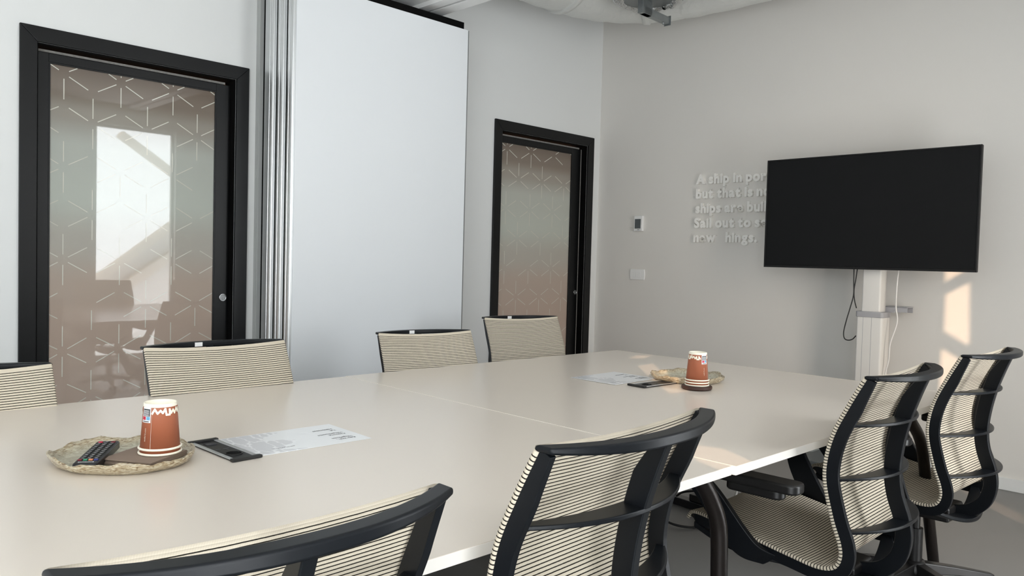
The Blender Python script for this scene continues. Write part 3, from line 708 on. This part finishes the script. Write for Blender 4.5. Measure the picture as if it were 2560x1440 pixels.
def make_chair():
    t = empty('office_chair')
    parts = []
    def P(name, bm, m, **k):
        o = bm_obj(name, bm, m, t, **k); return o
    up_ = []
    up_.append(P('backrest', sling_bm(0, SPLIT), M_SLING, smooth=True))
    up_.append(P('seat', sling_bm(SPLIT, len(FP) - 1), M_SLING, smooth=True))
    for s in (-1, 1): up_.append(P('side_frame', fin_bm(s), M_CHAIR, bevel=0.003, angle=50))
    up_.append(P('spine', spine_bm(), M_CHAIR, bevel=0.003, angle=50))
    up_.append(P('top_bar', crescent_bm(-0.042, 0.949, -0.111, 0.945, 0.036, 0.034, 0.011, 0.020, 2.3, CW + 0.001), M_CHAIR, bevel=0.005, seg=3, angle=50))
    for ve, ze, va in ((0.030, 0.812, -0.056), (0.056, 0.660, -0.036), (0.022, 0.522, -0.070)):
        up_.append(P('rib', crescent_bm(ve, ze, va, ze, 0.022, 0.052, 0.008, 0.010, 2.2), M_CHAIR, bevel=0.003, angle=50))
    up_.append(P('lower_bow', crescent_bm(0.060, 0.395, -0.012, 0.338, 0.03, 0.075, 0.012, 0.016, 2.0, CW - 0.012), M_CHAIR, bevel=0.004, angle=50))
    bm = bmesh.new()
    tube(bm, [(x, 0.512 - 0.02 * (x / 0.21) ** 2, 0.438) for x in [-0.205 + 0.41 * k / 12 for k in range(13)]], 0.013, 10)
    up_.append(P('front_rail', bm, M_CHAIR, smooth=True))
    for s in (-1, 1):                                   # leaf spring under each side of the seat
        bm = bmesh.new(); rings = []
        pts = catmull([(s * 0.205, 0.50, 0.425), (s * 0.205, 0.42, 0.398), (s * 0.19, 0.33, 0.378), (s * 0.12, 0.22, 0.360), (s * 0.04, 0.17, 0.350)], 6)
        for i, p in enumerate(pts):
            rings.append([bm.verts.new((p.x + a, p.y, p.z + c)) for a, c in ((-0.016, -0.012), (0.016, -0.012), (0.016, 0.008), (-0.016, 0.008))])
        for a, b in zip(rings, rings[1:]):
            for k in range(4): bm.faces.new((a[k], a[(k + 1) % 4], b[(k + 1) % 4], b[k]))
        bm.faces.new(rings[0][::-1]); bm.faces.new(rings[-1]); up_.append(P('seat_spring', bm, M_CHAIR, bevel=0.004, angle=50))
    for s in (-1, 1):                                   # armrests on slanting flat posts
        bm = bmesh.new(); P4 = catmull([(s * 0.225, 0.235, 0.385), (s * 0.258, 0.285, 0.405), (s * 0.275, 0.33, 0.45), (s * 0.30, 0.40, 0.55), (s * 0.335, 0.44, 0.615)], 6); rings = []
        for i, p in enumerate(P4):
            wd = 0.030 + 0.010 * math.sin(PI * i / (len(P4) - 1))
            rings.append([bm.verts.new((p.x + a, p.y + c * 0.80, p.z - c * 0.60)) for a, c in ((-0.010, -wd), (0.010, -wd), (0.010, wd), (-0.010, wd))])
        for a, b in zip(rings, rings[1:]):
            for k in range(4): bm.faces.new((a[k], a[(k + 1) % 4], b[(k + 1) % 4], b[k]))
        bm.faces.new(rings[0][::-1]); bm.faces.new(rings[-1]); arm = P('armrest', bm, M_CHAIR, bevel=0.004, angle=50); up_.append(arm)
        bm = bmesh.new(); prism(bm, [(s * 0.355 + a, 0.265 + b) for a, b in roundrect(0.036, 0.165, 0.026)], 0.632, 0.660); o = bm_obj('arm_pad', bm, M_BLACKM, arm, bevel=0.007, seg=3)
        bm = bmesh.new(); prism(bm, [(s * 0.345 + a, 0.235 + b) for a, b in roundrect(0.026, 0.085, 0.024)], 0.604, 0.633); bm_obj('arm_bracket', bm, M_BLACKM, arm, bevel=0.008, seg=3)
    bm = bmesh.new(); prism(bm, [(-0.075, 0.06), (0.075, 0.06), (0.085, 0.2), (0.06, 0.33), (-0.06, 0.33), (-0.085, 0.2)], 0.315, 0.372); up_.append(P('tilt_mechanism', bm, M_BLACKM, bevel=0.010, seg=3))
    bm = bmesh.new(); lathe(bm, [(0.0, 0.10), (0.027, 0.10), (0.027, 0.25), (0.016, 0.25), (0.016, 0.33), (0, 0.33)], 20, (0, 0.20)); P('gas_column', bm, M_BLACKM, smooth=True, bevel=0.001)
    bm = bmesh.new(); lathe(bm, [(0, 0.062), (0.045, 0.062), (0.048, 0.09), (0.036, 0.125), (0, 0.125)], 24, (0, 0.20)); P('base_hub', bm, M_BLACKM, smooth=True)
    for k in range(5):
        a = 2 * PI * k / 5 + 0.5; c, s = math.cos(a), math.sin(a)
        bm = bmesh.new(); rings = []
        for r, wd, z0, z1 in ((0.03, 0.026, 0.075, 0.118), (0.15, 0.022, 0.072, 0.104), (0.29, 0.015, 0.064, 0.082), (0.305, 0.011, 0.062, 0.076)):
            rings.append([bm.verts.new((r * c - q * s, 0.20 + r * s + q * c, z)) for q, z in ((-wd, z0), (wd, z0), (wd * 0.8, z1), (-wd * 0.8, z1))])
        for x, y in zip(rings, rings[1:]):
            for j in range(4): bm.faces.new((x[j], x[(j + 1) % 4], y[(j + 1) % 4], y[j]))
        bm.faces.new(rings[0][::-1]); bm.faces.new(rings[-1])
        leg = P('base_leg', bm, M_BLACKM, bevel=0.004, seg=2, angle=50)
        bm = bmesh.new()
        for sd_ in (-0.024, 0.006): disc_tube(bm, (0.285 * c - sd_ * s, 0.20 + 0.285 * s + sd_ * c, 0.028), (-s, c, 0), 0, 0.028, 0.018, 20)
        disc_tube(bm, (0.285 * c + 0.006 * s, 0.20 + 0.285 * s - 0.006 * c, 0.034), (-s, c, 0), 0, 0.016, 0.012, 14)
        box(bm, (0.285 * c - 0.006, 0.20 + 0.285 * s - 0.006, 0.03), (0.285 * c + 0.006, 0.20 + 0.285 * s + 0.006, 0.068))
        bm_obj('caster', bm, M_BLACKM, leg, bevel=0.003)
    for o in up_: UPPER.add(o.name)
    return t
def children(o): return [c for c in bpy.data.objects if c.parent == o]
proto = make_chair()
PROTO_UP = {c.name for c in children(proto) if c.name in UPPER}
def copy_chair():
    r = proto.copy(); COL.objects.link(r); ups = []
    for ch in children(proto):
        c = ch.copy(); COL.objects.link(c); c.parent = r
        if ch.name in PROTO_UP: ups.append(c)
        for g in children(ch):
            d = g.copy(); COL.objects.link(d); d.parent = c
    return r, ups
def place(r, ups, cx, cy, rot, top, label, sx=1.0, sticker=False, pads=0.0, inset=0.0):
    r.location = (cx, cy, 0); r.rotation_euler = (0, 0, rot); r.scale = (sx, 1, 1)
    for o in ups:
        o.location.z = top - 0.955
        if o.name.startswith('armrest'):              # arm pads slide forwards and inwards
            for g in children(o):
                g.location.y = pads
                g.location.x = -inset * (1 if g.data.vertices[0].co.x > 0 else -1)
    tag(r, label, 'chair', 'office chairs around the meeting tables')
    if sticker:
        bm = bmesh.new(); box(bm, (0.030, -0.0775, 0.938), (0.056, -0.0738, 0.953))
        s = bm_obj('asset_sticker', bm, M_WPLAST, r); s.location.z = top - 0.955; s['label'] = 'small white sticker'
rad = math.radians
near = [(-4.927, -3.326, 0.920, -1.7, 'charcoal mesh office chair nearest the camera, its back across the foreground'),
        (-4.276, -3.372, 0.955, 2.0, 'charcoal mesh office chair beside the bronze table leg at the joint of the tables'),
        (-3.024, -3.380, 0.955, 1.0, 'charcoal framed mesh office chair with its whole seat showing, pulled up before the table joint'),
        (-2.173, -3.373, 0.955, -2.5, 'charcoal framed mesh office chair in front of the sunlit wall patch at the table end')]
first = True
for x, y, top, yaw, lab in near:
    a = rad(yaw); cx, cy = x + CW * math.cos(a), y + CW * math.sin(a)
    if first: r, ups = proto, [c for c in children(proto) if c.name in PROTO_UP]; first = False
    else: r, ups = copy_chair()
    place(r, ups, cx, cy, a, top, lab, pads=0.13 if top == 0.955 and x < -4 else 0.0, inset=0.036 if x < -4 else 0.0)
far = [((-4.426 - 0.53, -1.40), (-4.426, -1.40), 0.868, 'leftmost mesh office chair facing the camera, cut off by the picture edge'),
       ((-4.147, -1.400), (-3.617, -1.405), 0.902, 'mesh office chair facing the camera in front of the reflecting glass door'),
       ((-3.057, -1.233), (-2.577, -1.331), 0.888, 'mesh office chair facing the camera before the white partition panel'),
       ((-2.198, -1.016), (-1.722, -1.132), 0.916, 'mesh office chair facing the camera in front of the frosted door by the corner')]
for (xl, yl), (xr, yr), top, lab in far:
    r, ups = copy_chair(); a = math.atan2(yr - yl, xr - xl); wd = math.hypot(xr - xl, yr - yl)
    place(r, ups, (xl + xr) / 2, (yl + yr) / 2, a + PI, top, lab, sx=wd / 0.49, sticker=True, inset=0.036)

# ------------------------------------------------------------------ things on the tables
def plate(cx, cy, rx, ry, rot, seed, label):
    rg = random.Random(seed); bm = bmesh.new(); N = 72
    ph = [rg.uniform(0, 2 * PI) for _ in range(8)]
    def wob(a): return 1 + 0.020 * math.sin(3 * a + ph[0]) + 0.014 * math.sin(7 * a + ph[1]) + 0.010 * math.sin(13 * a + ph[2])
    def wz(a): return 0.0035 * math.sin(5 * a + ph[3]) + 0.0022 * math.sin(11 * a + ph[4]) + 0.0016 * math.sin(23 * a + ph[5])
    prof = [(0.0, 0.007, 0), (0.45, 0.007, 0), (0.82, 0.008, 0.0), (0.89, 0.013, 0.4), (0.945, 0.020, 0.9), (0.985, 0.0265, 1), (1.0, 0.025, 1), (0.985, 0.016, 1), (0.93, 0.006, 0.8), (0.86, 0.0, 0.3), (0.0, 0.0, 0)]
    lay = bm.verts.layers.float.new('rim'); rings = []
    for q, z, rim in prof:
        if q == 0: v = bm.verts.new((0, 0, z)); v[lay] = rim; rings.append([v]); continue
        ring = []
        for k in range(N):
            a = 2 * PI * k / N; s = q * (1 + (wob(a) - 1) * min(1, q * q)); e = wz(a) if z > 0.012 else 0
            v = bm.verts.new((rx * s * math.cos(a), ry * s * math.sin(a), z + e)); v[lay] = rim; ring.append(v)
        rings.append(ring)
    for a, b in zip(rings, rings[1:]):
        for k in range(N):
            if len(a) == 1: bm.faces.new((a[0], b[k], b[(k + 1) % N]))
            elif len(b) == 1: bm.faces.new((a[k], a[(k + 1) % N], b[0]))
            else: bm.faces.new((a[k], a[(k + 1) % N], b[(k + 1) % N], b[k]))
    o = bm_obj('stoneware_plate', bm, M_PLATE, smooth=True); o.location = (cx, cy, TZ + 0.0005); o.rotation_euler = (0, 0, rot)
    return tag(o, label, 'plate', 'stoneware plates on the tables')
plate(-4.496, -2.268, 0.145, 0.165, 0.5, 1, 'stoneware plate with a ragged rim holding the remote control')
plate(-2.245, -2.355, 0.155, 0.150, -0.6, 2, 'stoneware plate with a ragged rim behind the dark coaster')
bpy.data.objects['stoneware_plate.001'].location.z = TZ + 0.0025
# napkins under the cups
NP = []
for k in range(6):
    bm = bmesh.new(); d = 0.0012 * k
    box(bm, (-0.065, -0.065, 0), (0.065, 0.065, 0.0017)); o = bm_obj('paper_napkin', bm, [M_NAPKIN])
    o.location = (-4.468 + 0.0015 * math.sin(k * 2.1), -2.318 + 0.002 * math.cos(k * 1.7), TZ + 0.0085 + k * 0.0023); o.rotation_euler = (0, 0, rad(33 + 1.2 * math.sin(k * 1.3)))
    tag(o, 'brown paper napkin in the small pile under the cups with two rims' if k < 5 else 'topmost brown paper napkin, directly under the cups with two rims', 'napkin', 'brown napkins under the nearer cups')
NAP_TOP = TZ + 0.0085 + 6 * 0.0023
# paper cups, upside down and nested
def cup(cx, cy, z0, H, rb, rtop, label, full, rot, group):
    """inverted cup: white rolled rim at the bottom, closed end on top"""
    t = empty('paper_cup', (cx, cy, z0), rot); tag(t, label, 'cup', group)
    bm = bmesh.new()
    pr = [(rb - 0.003, 0.003), (rb - 0.0015, 0.006), (rtop, H - 0.001), (rtop - 0.002, H), (rtop - 0.0035, H - 0.001), (rtop - 0.004, H - 0.009), (0.0, H - 0.009)]
    prof = [(rb - 0.004, 0.003)] + [(rb - 0.002 + (rtop - rb + 0.002) * f, 0.004 + (H - 0.005) * f) for f in (0, 0.3, 0.6, 0.93)] + pr[3:]
    mi = [0, 0, 0, 0, 1, 1, 1, 1]
    lathe(bm, [(rb - 0.002, 0.003), (rb - 0.002 + (rtop - rb + 0.002) * 0.93, 0.003 + (H - 0.004) * 0.93), (rtop, H - 0.001), (rtop - 0.0015, H), (rtop - 0.003, H - 0.001), (rtop - 0.0035, H - 0.010), (0.0, H - 0.010)], 48, mi=[0, 1, 1, 1, 1, 1])
    bm_obj('cup_wall', bm, [M_CUP, M_CREAM], t, smooth=True).data
    bm = bmesh.new(); n = 48
    tube(bm, [((rb) * math.cos(2 * PI * k / n), (rb) * math.sin(2 * PI * k / n), 0.003) for k in range(n + 1)], 0.0029, 8, cap=False); bm_obj('rolled_rim', bm, M_CREAM, t, smooth=True)
    if not full: return t
    def rad_at(z): return rb - 0.002 + (rtop - rb + 0.002) * (z - 0.003) / (H - 0.004) + 0.0006
    def patch(name, a0, a1, z0_, z1_, m, off=0.0, n=8):
        bm = bmesh.new(); A = []; Bv = []
        for k in range(n + 1):
            a = a0 + (a1 - a0) * k / n
            for lst, z in ((A, z0_), (Bv, z1_)):
                r = rad_at(z) + off; lst.append(bm.verts.new((r * math.cos(a), r * math.sin(a), z)))
        for k in range(n): bm.faces.new((A[k], A[k + 1], Bv[k + 1], Bv[k]))
        return bm_obj(name, bm, m, t, smooth=True)
    # printed label
    la, lb = 0.62, 1.28                       # angles in the cup's own frame (0 = towards the camera)
    patch('printed_label', la, lb, H * 0.60, H * 0.925, M_LBL)
    patch('label_text_block', la + 0.06, lb - 0.05, H * 0.735, H * 0.89, M_LBLK, 0.0004)
    bm = bmesh.new()
    for j in range(6):
        zz = H * (0.75 + 0.022 * j)
        A = []
        for k in range(7):
            a = la + 0.10 + (lb - la - 0.20) * k / 6; r = rad_at(zz) + 0.0008
            A.append([bm.verts.new((r * math.cos(a), r * math.sin(a), zz + dz)) for dz in (-0.0005, 0.0005)])
        for p, q in zip(A, A[1:]): bm.faces.new((p[0], q[0], q[1], p[1]))
    bm_obj('label_lettering', bm, M_LBL, t)
    mid = (la + lb) / 2
    patch('label_red_square', la + 0.05, mid - 0.01, H * 0.655, H * 0.728, M_RED, 0.0004)
    patch('label_blue_square', mid + 0.04, lb - 0.04, H * 0.655, H * 0.728, M_LBLUE, 0.0004)
    patch('label_print_row', la + 0.08, lb - 0.1, H * 0.615, H * 0.635, M_INK, 0.0004)
    patch('paper_seam', lb + 0.055, lb + 0.067, 0.006, H * 0.93, M_CREAM, 0.0002, 2)
    # cream scribble below the rim
    bm = bmesh.new(); zz = []; rs = random.Random(5); a = lb + 0.09; up_d = False     # scribble runs all round between the two sides of the label
    while a < la - 0.05 + 2 * PI:
        zz.append((a, rs.uniform(0.86, 0.90) if up_d else rs.uniform(0.775, 0.81))); up_d = not up_d; a += rs.uniform(0.09, 0.17)
        if len(zz) % 9 == 6: zz += [(a - 0.03, 0.765), (a + 0.16, 0.765)]; a += 0.16; up_d = True
    hw_ = 0.0023
    for (a, f), (b, g) in zip(zz, zz[1:]):          # flat brush strokes printed on the wall of the cup
        R_ = rad_at(H * 0.83); e = Vector(((b - a) * R_, (g - f) * H)); ln = max(e.length, 1e-6); n_ = Vector((-e.y, e.x)) / ln * hw_; e_ = e / ln * hw_
        A = []
        for k in range(6):
            t_ = k / 5; pa = a * R_ + e.x * t_; ph = f * H + e.y * t_
            if k == 0: pa -= e_.x * 0.7; ph -= e_.y * 0.7
            if k == 5: pa += e_.x * 0.7; ph += e_.y * 0.7
            pr_ = []
            for sg in (-1, 1):
                hh = ph + sg * n_.y; an = (pa + sg * n_.x) / R_; r_ = rad_at(hh) + 0.00045; pr_.append(bm.verts.new((r_ * math.cos(an), r_ * math.sin(an), hh)))
            A.append(pr_)
        for p, q in zip(A, A[1:]): bm.faces.new((p[0], q[0], q[1], p[1]))
    bm_obj('cream_scribble', bm, M_CREAM, t, smooth=True)
    # small vertical lettering
    me = text_mesh('netfa12.com', 0.0062, extrude=0.0001)
    am = la + 0.40 if full == 1 else la + 0.3; r = rad_at(H * 0.35) + 0.0004
    ex, ey = Vector((0, 0, 1)), Vector((-(-math.sin(am)), -(math.cos(am)), 0)); ez = Vector((math.cos(am), math.sin(am), 0))
    ey = ez.cross(ex)
    lean = (rtop - rb) / H
    mw = Matrix(((ex.x, ey.x, ez.x, r * math.cos(am)), (ex.y, ey.y, ez.y, r * math.sin(am)), (ex.z, ey.z, ez.z, H * 0.20), (0, 0, 0, 1)))
    for v in me.vertices: pass
    me.transform(mw)
    for v in me.vertices:
        rr = rad_at(v.co.z) + 0.0004; h = math.hypot(v.co.x, v.co.y); v.co.x *= rr / h; v.co.y *= rr / h
    me.materials.clear(); me.materials.append(M_CREAM)
    o = bpy.data.objects.new('vertical_lettering', me); COL.objects.link(o); o.parent = t
    return t
def ang_to_cam(x, y): return math.atan2(CAM_LOC.y - y, CAM_LOC.x - x)
C1 = (-4.436, -2.322)
G1, G2 = 'nested cups on the stoneware plate', 'nested cups on the dark coaster'
a1 = ang_to_cam(*C1)
H1 = 0.108
cup(C1[0], C1[1], NAP_TOP, H1, 0.0455, 0.0360, 'lower paper cup of the two nested on the napkins, only its rim showing', 0, a1, G1)
cup(C1[0], C1[1], NAP_TOP + 0.0115, H1, 0.0455, 0.0360, 'upturned terracotta paper cup beside the remote control, upper of two', 1, a1 - 1.84, G1)
C2 = (-2.425, -2.512)
bm = bmesh.new(); lathe(bm, [(0, 0), (0.056, 0), (0.060, 0.004), (0.060, 0.012), (0.057, 0.015), (0, 0.015)], 48)
o = bm_obj('coaster', bm, M_COASTER, smooth=True, bevel=0.001); o.location = (C2[0], C2[1], TZ + 0.0025); tag(o, 'thick round dark wood coaster under the stack of three cups', 'coaster')
CZ = TZ + 0.0175; a2 = ang_to_cam(*C2)
cup(C2[0], C2[1], CZ, 0.112, 0.0455, 0.0350, 'lowest paper cup on the dark coaster, only its rim showing', 0, a2, G2)
cup(C2[0], C2[1], CZ + 0.0105, 0.112, 0.0455, 0.0350, 'middle paper cup on the dark coaster, only its rim showing', 0, a2, G2)
cup(C2[0], C2[1], CZ + 0.021, 0.112, 0.0455, 0.0350, 'upturned terracotta paper cup topmost on the dark coaster', 2, a2 - 0.2, G2)
# remote control
RC = empty('remote_control', (-4.556, -2.268, TZ + 0.0125)); tag(RC, 'black remote control lying on the stoneware plate', 'remote control')
RC.rotation_euler = (rad(3), rad(0), rad(-33))
bm = bmesh.new(); prism(bm, roundrect(0.0255, 0.090, 0.008), 0.0, 0.019); bm_obj('remote_body', bm, M_REMOTE, RC, bevel=0.004, seg=3)
bm = bmesh.new()
for i in range(3):
    for j in range(12):
        if (i + j * 3) in (0, 2): continue
        if j == 11: continue
        x = -0.0138 + 0.0138 * i; y = 0.075 - 0.0128 * j; box(bm, (x - 0.0052, y - 0.0038, 0.0185), (x + 0.0052, y + 0.0038, 0.0208))
bm_obj('keypad', bm, M_BLACKM, RC, bevel=0.001)
bm = bmesh.new()
for i in range(3):
    for j in range(11):
        if (i + j * 3) in (0, 2): continue
        x = -0.0138 + 0.0138 * i; y = 0.075 - 0.0128 * j; box(bm, (x - 0.0026, y - 0.0010, 0.0206), (x + 0.0026, y + 0.0010, 0.02095))
bm_obj('key_legend', bm, M_KEYTXT, RC)
for x, y, m in ((-0.0138, 0.075, M_RED), (0.0138, 0.075, M_MAROON), (-0.0165, -0.0625, M_MAROON), (-0.0055, -0.0625, M_GREEN), (0.0055, -0.0625, M_ORANGE), (0.0165, -0.0625, M_NAVY)):
    bm = bmesh.new(); box(bm, (x - 0.0045, y - 0.0035, 0.0185), (x + 0.0045, y + 0.0035, 0.021)); k_ = bm_obj('coloured_key', bm, m, RC, bevel=0.001)
    k_['label'] = m.name
text_obj('brand_lettering', 'SAMSUNG', 0.0072, Matrix.Translation((-0.0165, -0.0795, 0.0192)), M_KEYTXT, RC, extrude=0.0002)
# socket modules let into the table
def socket(cx, cy, lx, ly, rot, label, z):
    t = empty('socket_module', (cx, cy, z), rot); tag(t, label, 'power socket', 'socket modules in the tables')
    bm = bmesh.new(); box(bm, (-lx, -ly, 0), (lx, ly, 0.003)); bm_obj('socket_plate', bm, M_REMOTE, t, bevel=0.001)
    for s in (-1, 1):
        bm = bmesh.new(); box(bm, (s * lx - 0.011 * (s > 0), -ly + 0.012, 0.003), (s * lx + 0.011 * (s < 0), ly - 0.012, 0.0046)); bm_obj('alu_strip', bm, M_ALU, t, bevel=0.0005)
        bm = bmesh.new(); box(bm, (-lx - 0.003, s * ly - 0.014 * (s > 0), 0.0), (lx + 0.003, s * ly + 0.014 * (s < 0), 0.0075)); bm_obj('end_cap', bm, M_BLACKM, t, bevel=0.002)
    bm = bmesh.new(); disc_tube(bm, (0, -ly * 0.42, 0.0030), (0, 0, 1), 0.0185, 0.0215, 0.0016, 28); bm_obj('socket_ring', bm, M_BLACKM, t)
    bm = bmesh.new(); disc_tube(bm, (0, -ly * 0.42, 0.0030), (0, 0, 1), 0, 0.0185, 0.0004, 28); bm_obj('socket_well', bm, M_SHADOWGAP, t)
    bm = bmesh.new(); box(bm, (0.009, -ly * 0.42 - 0.002, 0.0034), (0.013, -ly * 0.42 + 0.002, 0.007)); bm_obj('earth_pin', bm, M_CHROME, t)
    bm = bmesh.new(); box(bm, (-0.014, ly * 0.5, 0.0031), (0.012, ly * 0.5 + 0.022, 0.0042)); bm_obj('network_port', bm, M_LBLK, t)
    bm = bmesh.new()
    for a, b, c, d in ((-0.018, 0.008, -0.005, 0.0095), (0.002, 0.008, 0.018, 0.0095), (0.008, -0.006, 0.0095, 0.008)): box(bm, (a, b, 0.0031), (c, d, 0.0036))
    bm_obj('printed_mark', bm, M_INK, t)
    return t
socket(-4.279, -2.318, 0.036, 0.121, rad(2.0), 'black power socket module in the table beside the stoneware plate with the remote', TZ + 0.0004)
socket(-2.467, -2.340, 0.042, 0.121, rad(-93), 'black power socket module in the table under the edge of the farther plate', TZ + 0.0024)
# laminated info sheets
def sheet(corner, ex, ey, lx, ly, label, z, seed):
    """ex, ey are in-plane unit axes; the sheet spans 0..lx, 0..ly"""
    ex = Vector((*ex, 0)).normalized(); ey = Vector((-ex.y, ex.x, 0))
    t = empty('info_sheet', (corner[0], corner[1], z), math.atan2(ex.y, ex.x)); tag(t, label, 'sheet', 'laminated sheets on the tables')
    bm = bmesh.new(); box(bm, (0, 0, 0), (lx, ly, 0.0008)); bm_obj('laminated_paper', bm, M_PAPER, t)
    rg = random.Random(seed); top = []; n = 22
    bm = bmesh.new(); pts = [(0.004, 0.004), (0.004, ly - 0.004)]
    for k in range(n + 1):
        y = ly - 0.004 - (ly - 0.008) * k / n; pts.append((lx * 0.36 + lx * 0.10 * math.sin(k * 0.55 + seed) + rg.uniform(-0.012, 0.012), y))
    prism(bm, pts[::-1], 0.0008, 0.0011); bm_obj('crackle_print', bm, M_MARBLE, t)
    def row(body, X, Y, size):                     # reads from the far side of the table
        me = text_mesh(body, size, extrude=0.0001)
        me.transform(Matrix(((-1, 0, 0, X), (0, -1, 0, Y), (0, 0, 1, 0.0012), (0, 0, 0, 1))))
        me.materials.clear(); me.materials.append(M_INK); me.name = 'printed_line'
        o = bpy.data.objects.new('printed_line', me); COL.objects.link(o); o.parent = t
    for body, Y in (('Rete WiFi :', 0.045), ('VillageGuest', 0.061), ('Password:', 0.098), ('VillageGuest24', 0.114), ('Tel.', 0.149), ('3480503530', 0.167)):
        row(body, lx - 0.026, Y, 0.0125)
    row('scan for the network', lx - 0.205 if seed == 1 else lx - 0.215, 0.046, 0.0075)
    return t
sheet((-4.243, -2.425), (1.0, -0.02), None, 0.327, 0.226, 'white laminated info sheet beside the socket module with a pale crackle print', TZ + 0.0006, 1)
sheet((-2.622, -2.258), (1.0, 0.0), None, 0.300, 0.240, 'white laminated info sheet lying before the farther socket module', TZ + 0.0026, 2)

# ------------------------------------------------------------------ floor cables and strip under the tables
PS = empty('power_strip', (-1.69, -2.02, 0), rad(84)); tag(PS, 'black power strip lying on the floor under the tables', 'power strip')
bm = bmesh.new(); box(bm, (-0.15, -0.028, 0), (0.15, 0.028, 0.04)); bm_obj('strip_body', bm, M_REMOTE, PS, bevel=0.004)
bm = bmesh.new(); box(bm, (-0.13, -0.02, 0.04), (-0.03, 0.02, 0.075)); bm_obj('plug', bm, M_BLACKM, PS, bevel=0.004)
cable('floor_cable', [(-1.72, -1.98, 0.05), (-1.78, -2.06, 0.10), (-1.76, -2.16, 0.13), (-1.80, -2.06, 0.14), (-1.92, -2.0, 0.10), (-2.02, -2.10, 0.03), (-1.98, -2.22, 0.008), (-1.8, -2.3, 0.008), (-1.6, -2.3, 0.008), (-1.3, -2.1, 0.008)], 0.0055, M_CORD_B, 'black cable looping over the floor by the power strip')
cable('table_cable', [(-3.62, -3.02, 0.69), (-3.55, -3.08, 0.655), (-3.45, -3.06, 0.645), (-3.36, -3.05, 0.645), (-3.31, -3.07, 0.652), (-3.30, -3.05, 0.70)], 0.004, M_CORD_W, 'white cable hanging below the table edge at the bronze leg')
cable('hanging_cable', [(-1.95, -2.3, 0.70), (-1.98, -2.4, 0.50), (-2.05, -2.5, 0.34), (-2.2, -2.55, 0.25), (-2.4, -2.5, 0.35), (-2.45, -2.35, 0.69)], 0.005, M_CORD_W, 'white cable drooping under the far table behind the chair seat')

# ------------------------------------------------------------------ outside
def back_project(pts, plane_y):
    out = []
    for P_ in pts:
        P_ = Vector(P_); t = (plane_y - P_.y) / SUN_DIR.y; q = P_ + SUN_DIR * t; out.append((q.x, q.z))
    return out
def pierced_panel(name, x0, x1, z0, z1, y, th, holes, m):
    bm = bmesh.new(); edges = []
    for loop in [[(x0, z0), (x1, z0), (x1, z1), (x0, z1)]] + holes:
        vsx = [bm.verts.new((a, y, b)) for a, b in loop]
        for i in range(len(vsx)): edges.append(bm.edges.new((vsx[i], vsx[(i + 1) % len(vsx)])))
    bmesh.ops.triangle_fill(bm, use_beauty=True, use_dissolve=False, edges=edges)
    r = bmesh.ops.extrude_face_region(bm, geom=list(bm.faces))
    bmesh.ops.translate(bm, vec=(0, -th, 0), verts=[v for v in r['geom'] if isinstance(v, bmesh.types.BMVert)])
    return bm_obj(name, bm, m)
# unseen panel added outside; its holes shape the sun patches on the tables
tz = TZ
patches = [[(-1.86, -1.73, tz), (-1.70, -1.66, tz), (-1.60, -1.72, tz), (-1.78, -1.79, tz)],
           [(-2.05, -1.93, tz), (-1.88, -1.91, tz), (-2.10, -2.12, tz), (-2.42, -2.44, tz), (-2.50, -2.53, tz), (-2.62, -2.50, tz), (-2.33, -2.20, tz)],
           [(-3.28, -2.98, tz), (-3.24, -3.10, tz), (-3.33, -3.26, tz), (-3.47, -3.26, tz), (-3.42, -3.12, tz)]]
SH_Y = -5.12
o = pierced_panel('sun_mask_panel', W2[0] - 1.4, W3[1] + 0.35, -0.1, 3.4, SH_Y, 0.02, [back_project(q, SH_Y) for q in patches], M_OUTW)
tag(o, 'unseen white pierced panel added outside the two rear windows to shape the sun', 'sun mask')
# made-up unseen screen; cut slots let slanting sun onto the back wall
wallp = [[(-1.80, -4.25, 0), (-1.02, -4.25, 0), (-0.22, -3.55, 0), (-1.02, -3.55, 0)],
         [(0, -2.640, 1.098), (0, -2.814, 1.205), (0, -2.828, 0.815), (0, -2.784, 0.800), (0, -2.642, 0.880)],
         [(0, -2.633, 1.178), (0, -2.668, 1.165), (0, -2.818, 1.262), (0, -2.818, 1.42), (0, -2.633, 1.42)],
         [(0, -2.630, 0.775), (0, -2.668, 0.780), (0, -2.816, 0.700), (0, -2.816, 0.60), (0, -2.630, 0.46)],
         [(-0.05, -2.83, 0), (-0.289, -3.052, 0), (-0.477, -3.241, 0), (-0.662, -3.281, 0), (-0.505, -3.05, 0), (-0.05, -2.70, 0)]]
TW_Y = -9.0
bx = [back_project(q, TW_Y) for q in wallp]
o = pierced_panel('sun_slot_screen', -7.9, -6.0, 0.0, 5.2, TW_Y, 0.05, bx, M_OUTW)
tag(o, 'unseen white pierced screen added outside the narrow window to shape the sun', 'tower')
# facade seen through the narrow window (mirrored in the glass door)
FA = empty('facade', (0, -8.3, 0)); tag(FA, 'white sloping facade with beige diagonal beams outside the narrow window', 'building')
bm = bmesh.new(); prism(bm, [(-1.55, -0.5), (2.5, -0.5), (2.5, 3.75), (-1.40, 0.70), (-2.2, 0.05)], -0.25, -0.15, 'y'); bm_obj('facade_panel', bm, M_OUTW, FA)
def beam(p, q, wd):
    bm = bmesh.new(); a, b = Vector(p), Vector(q); n = Vector((-(b - a).y, (b - a).x)).normalized() * wd / 2
    prism(bm, [tuple(a + n), tuple(a - n), tuple(b - n), tuple(b + n)], -0.10, 0.10, 'y'); bm_obj('diagonal_beam', bm, M_OUTB, FA)
beam((-1.75, 0.48), (0.9, 2.58), 0.10)
beam((-1.3, 0.46), (1.2, 2.2), 0.13)
beam((-1.05, 2.98), (0.1, 2.23), 0.09)
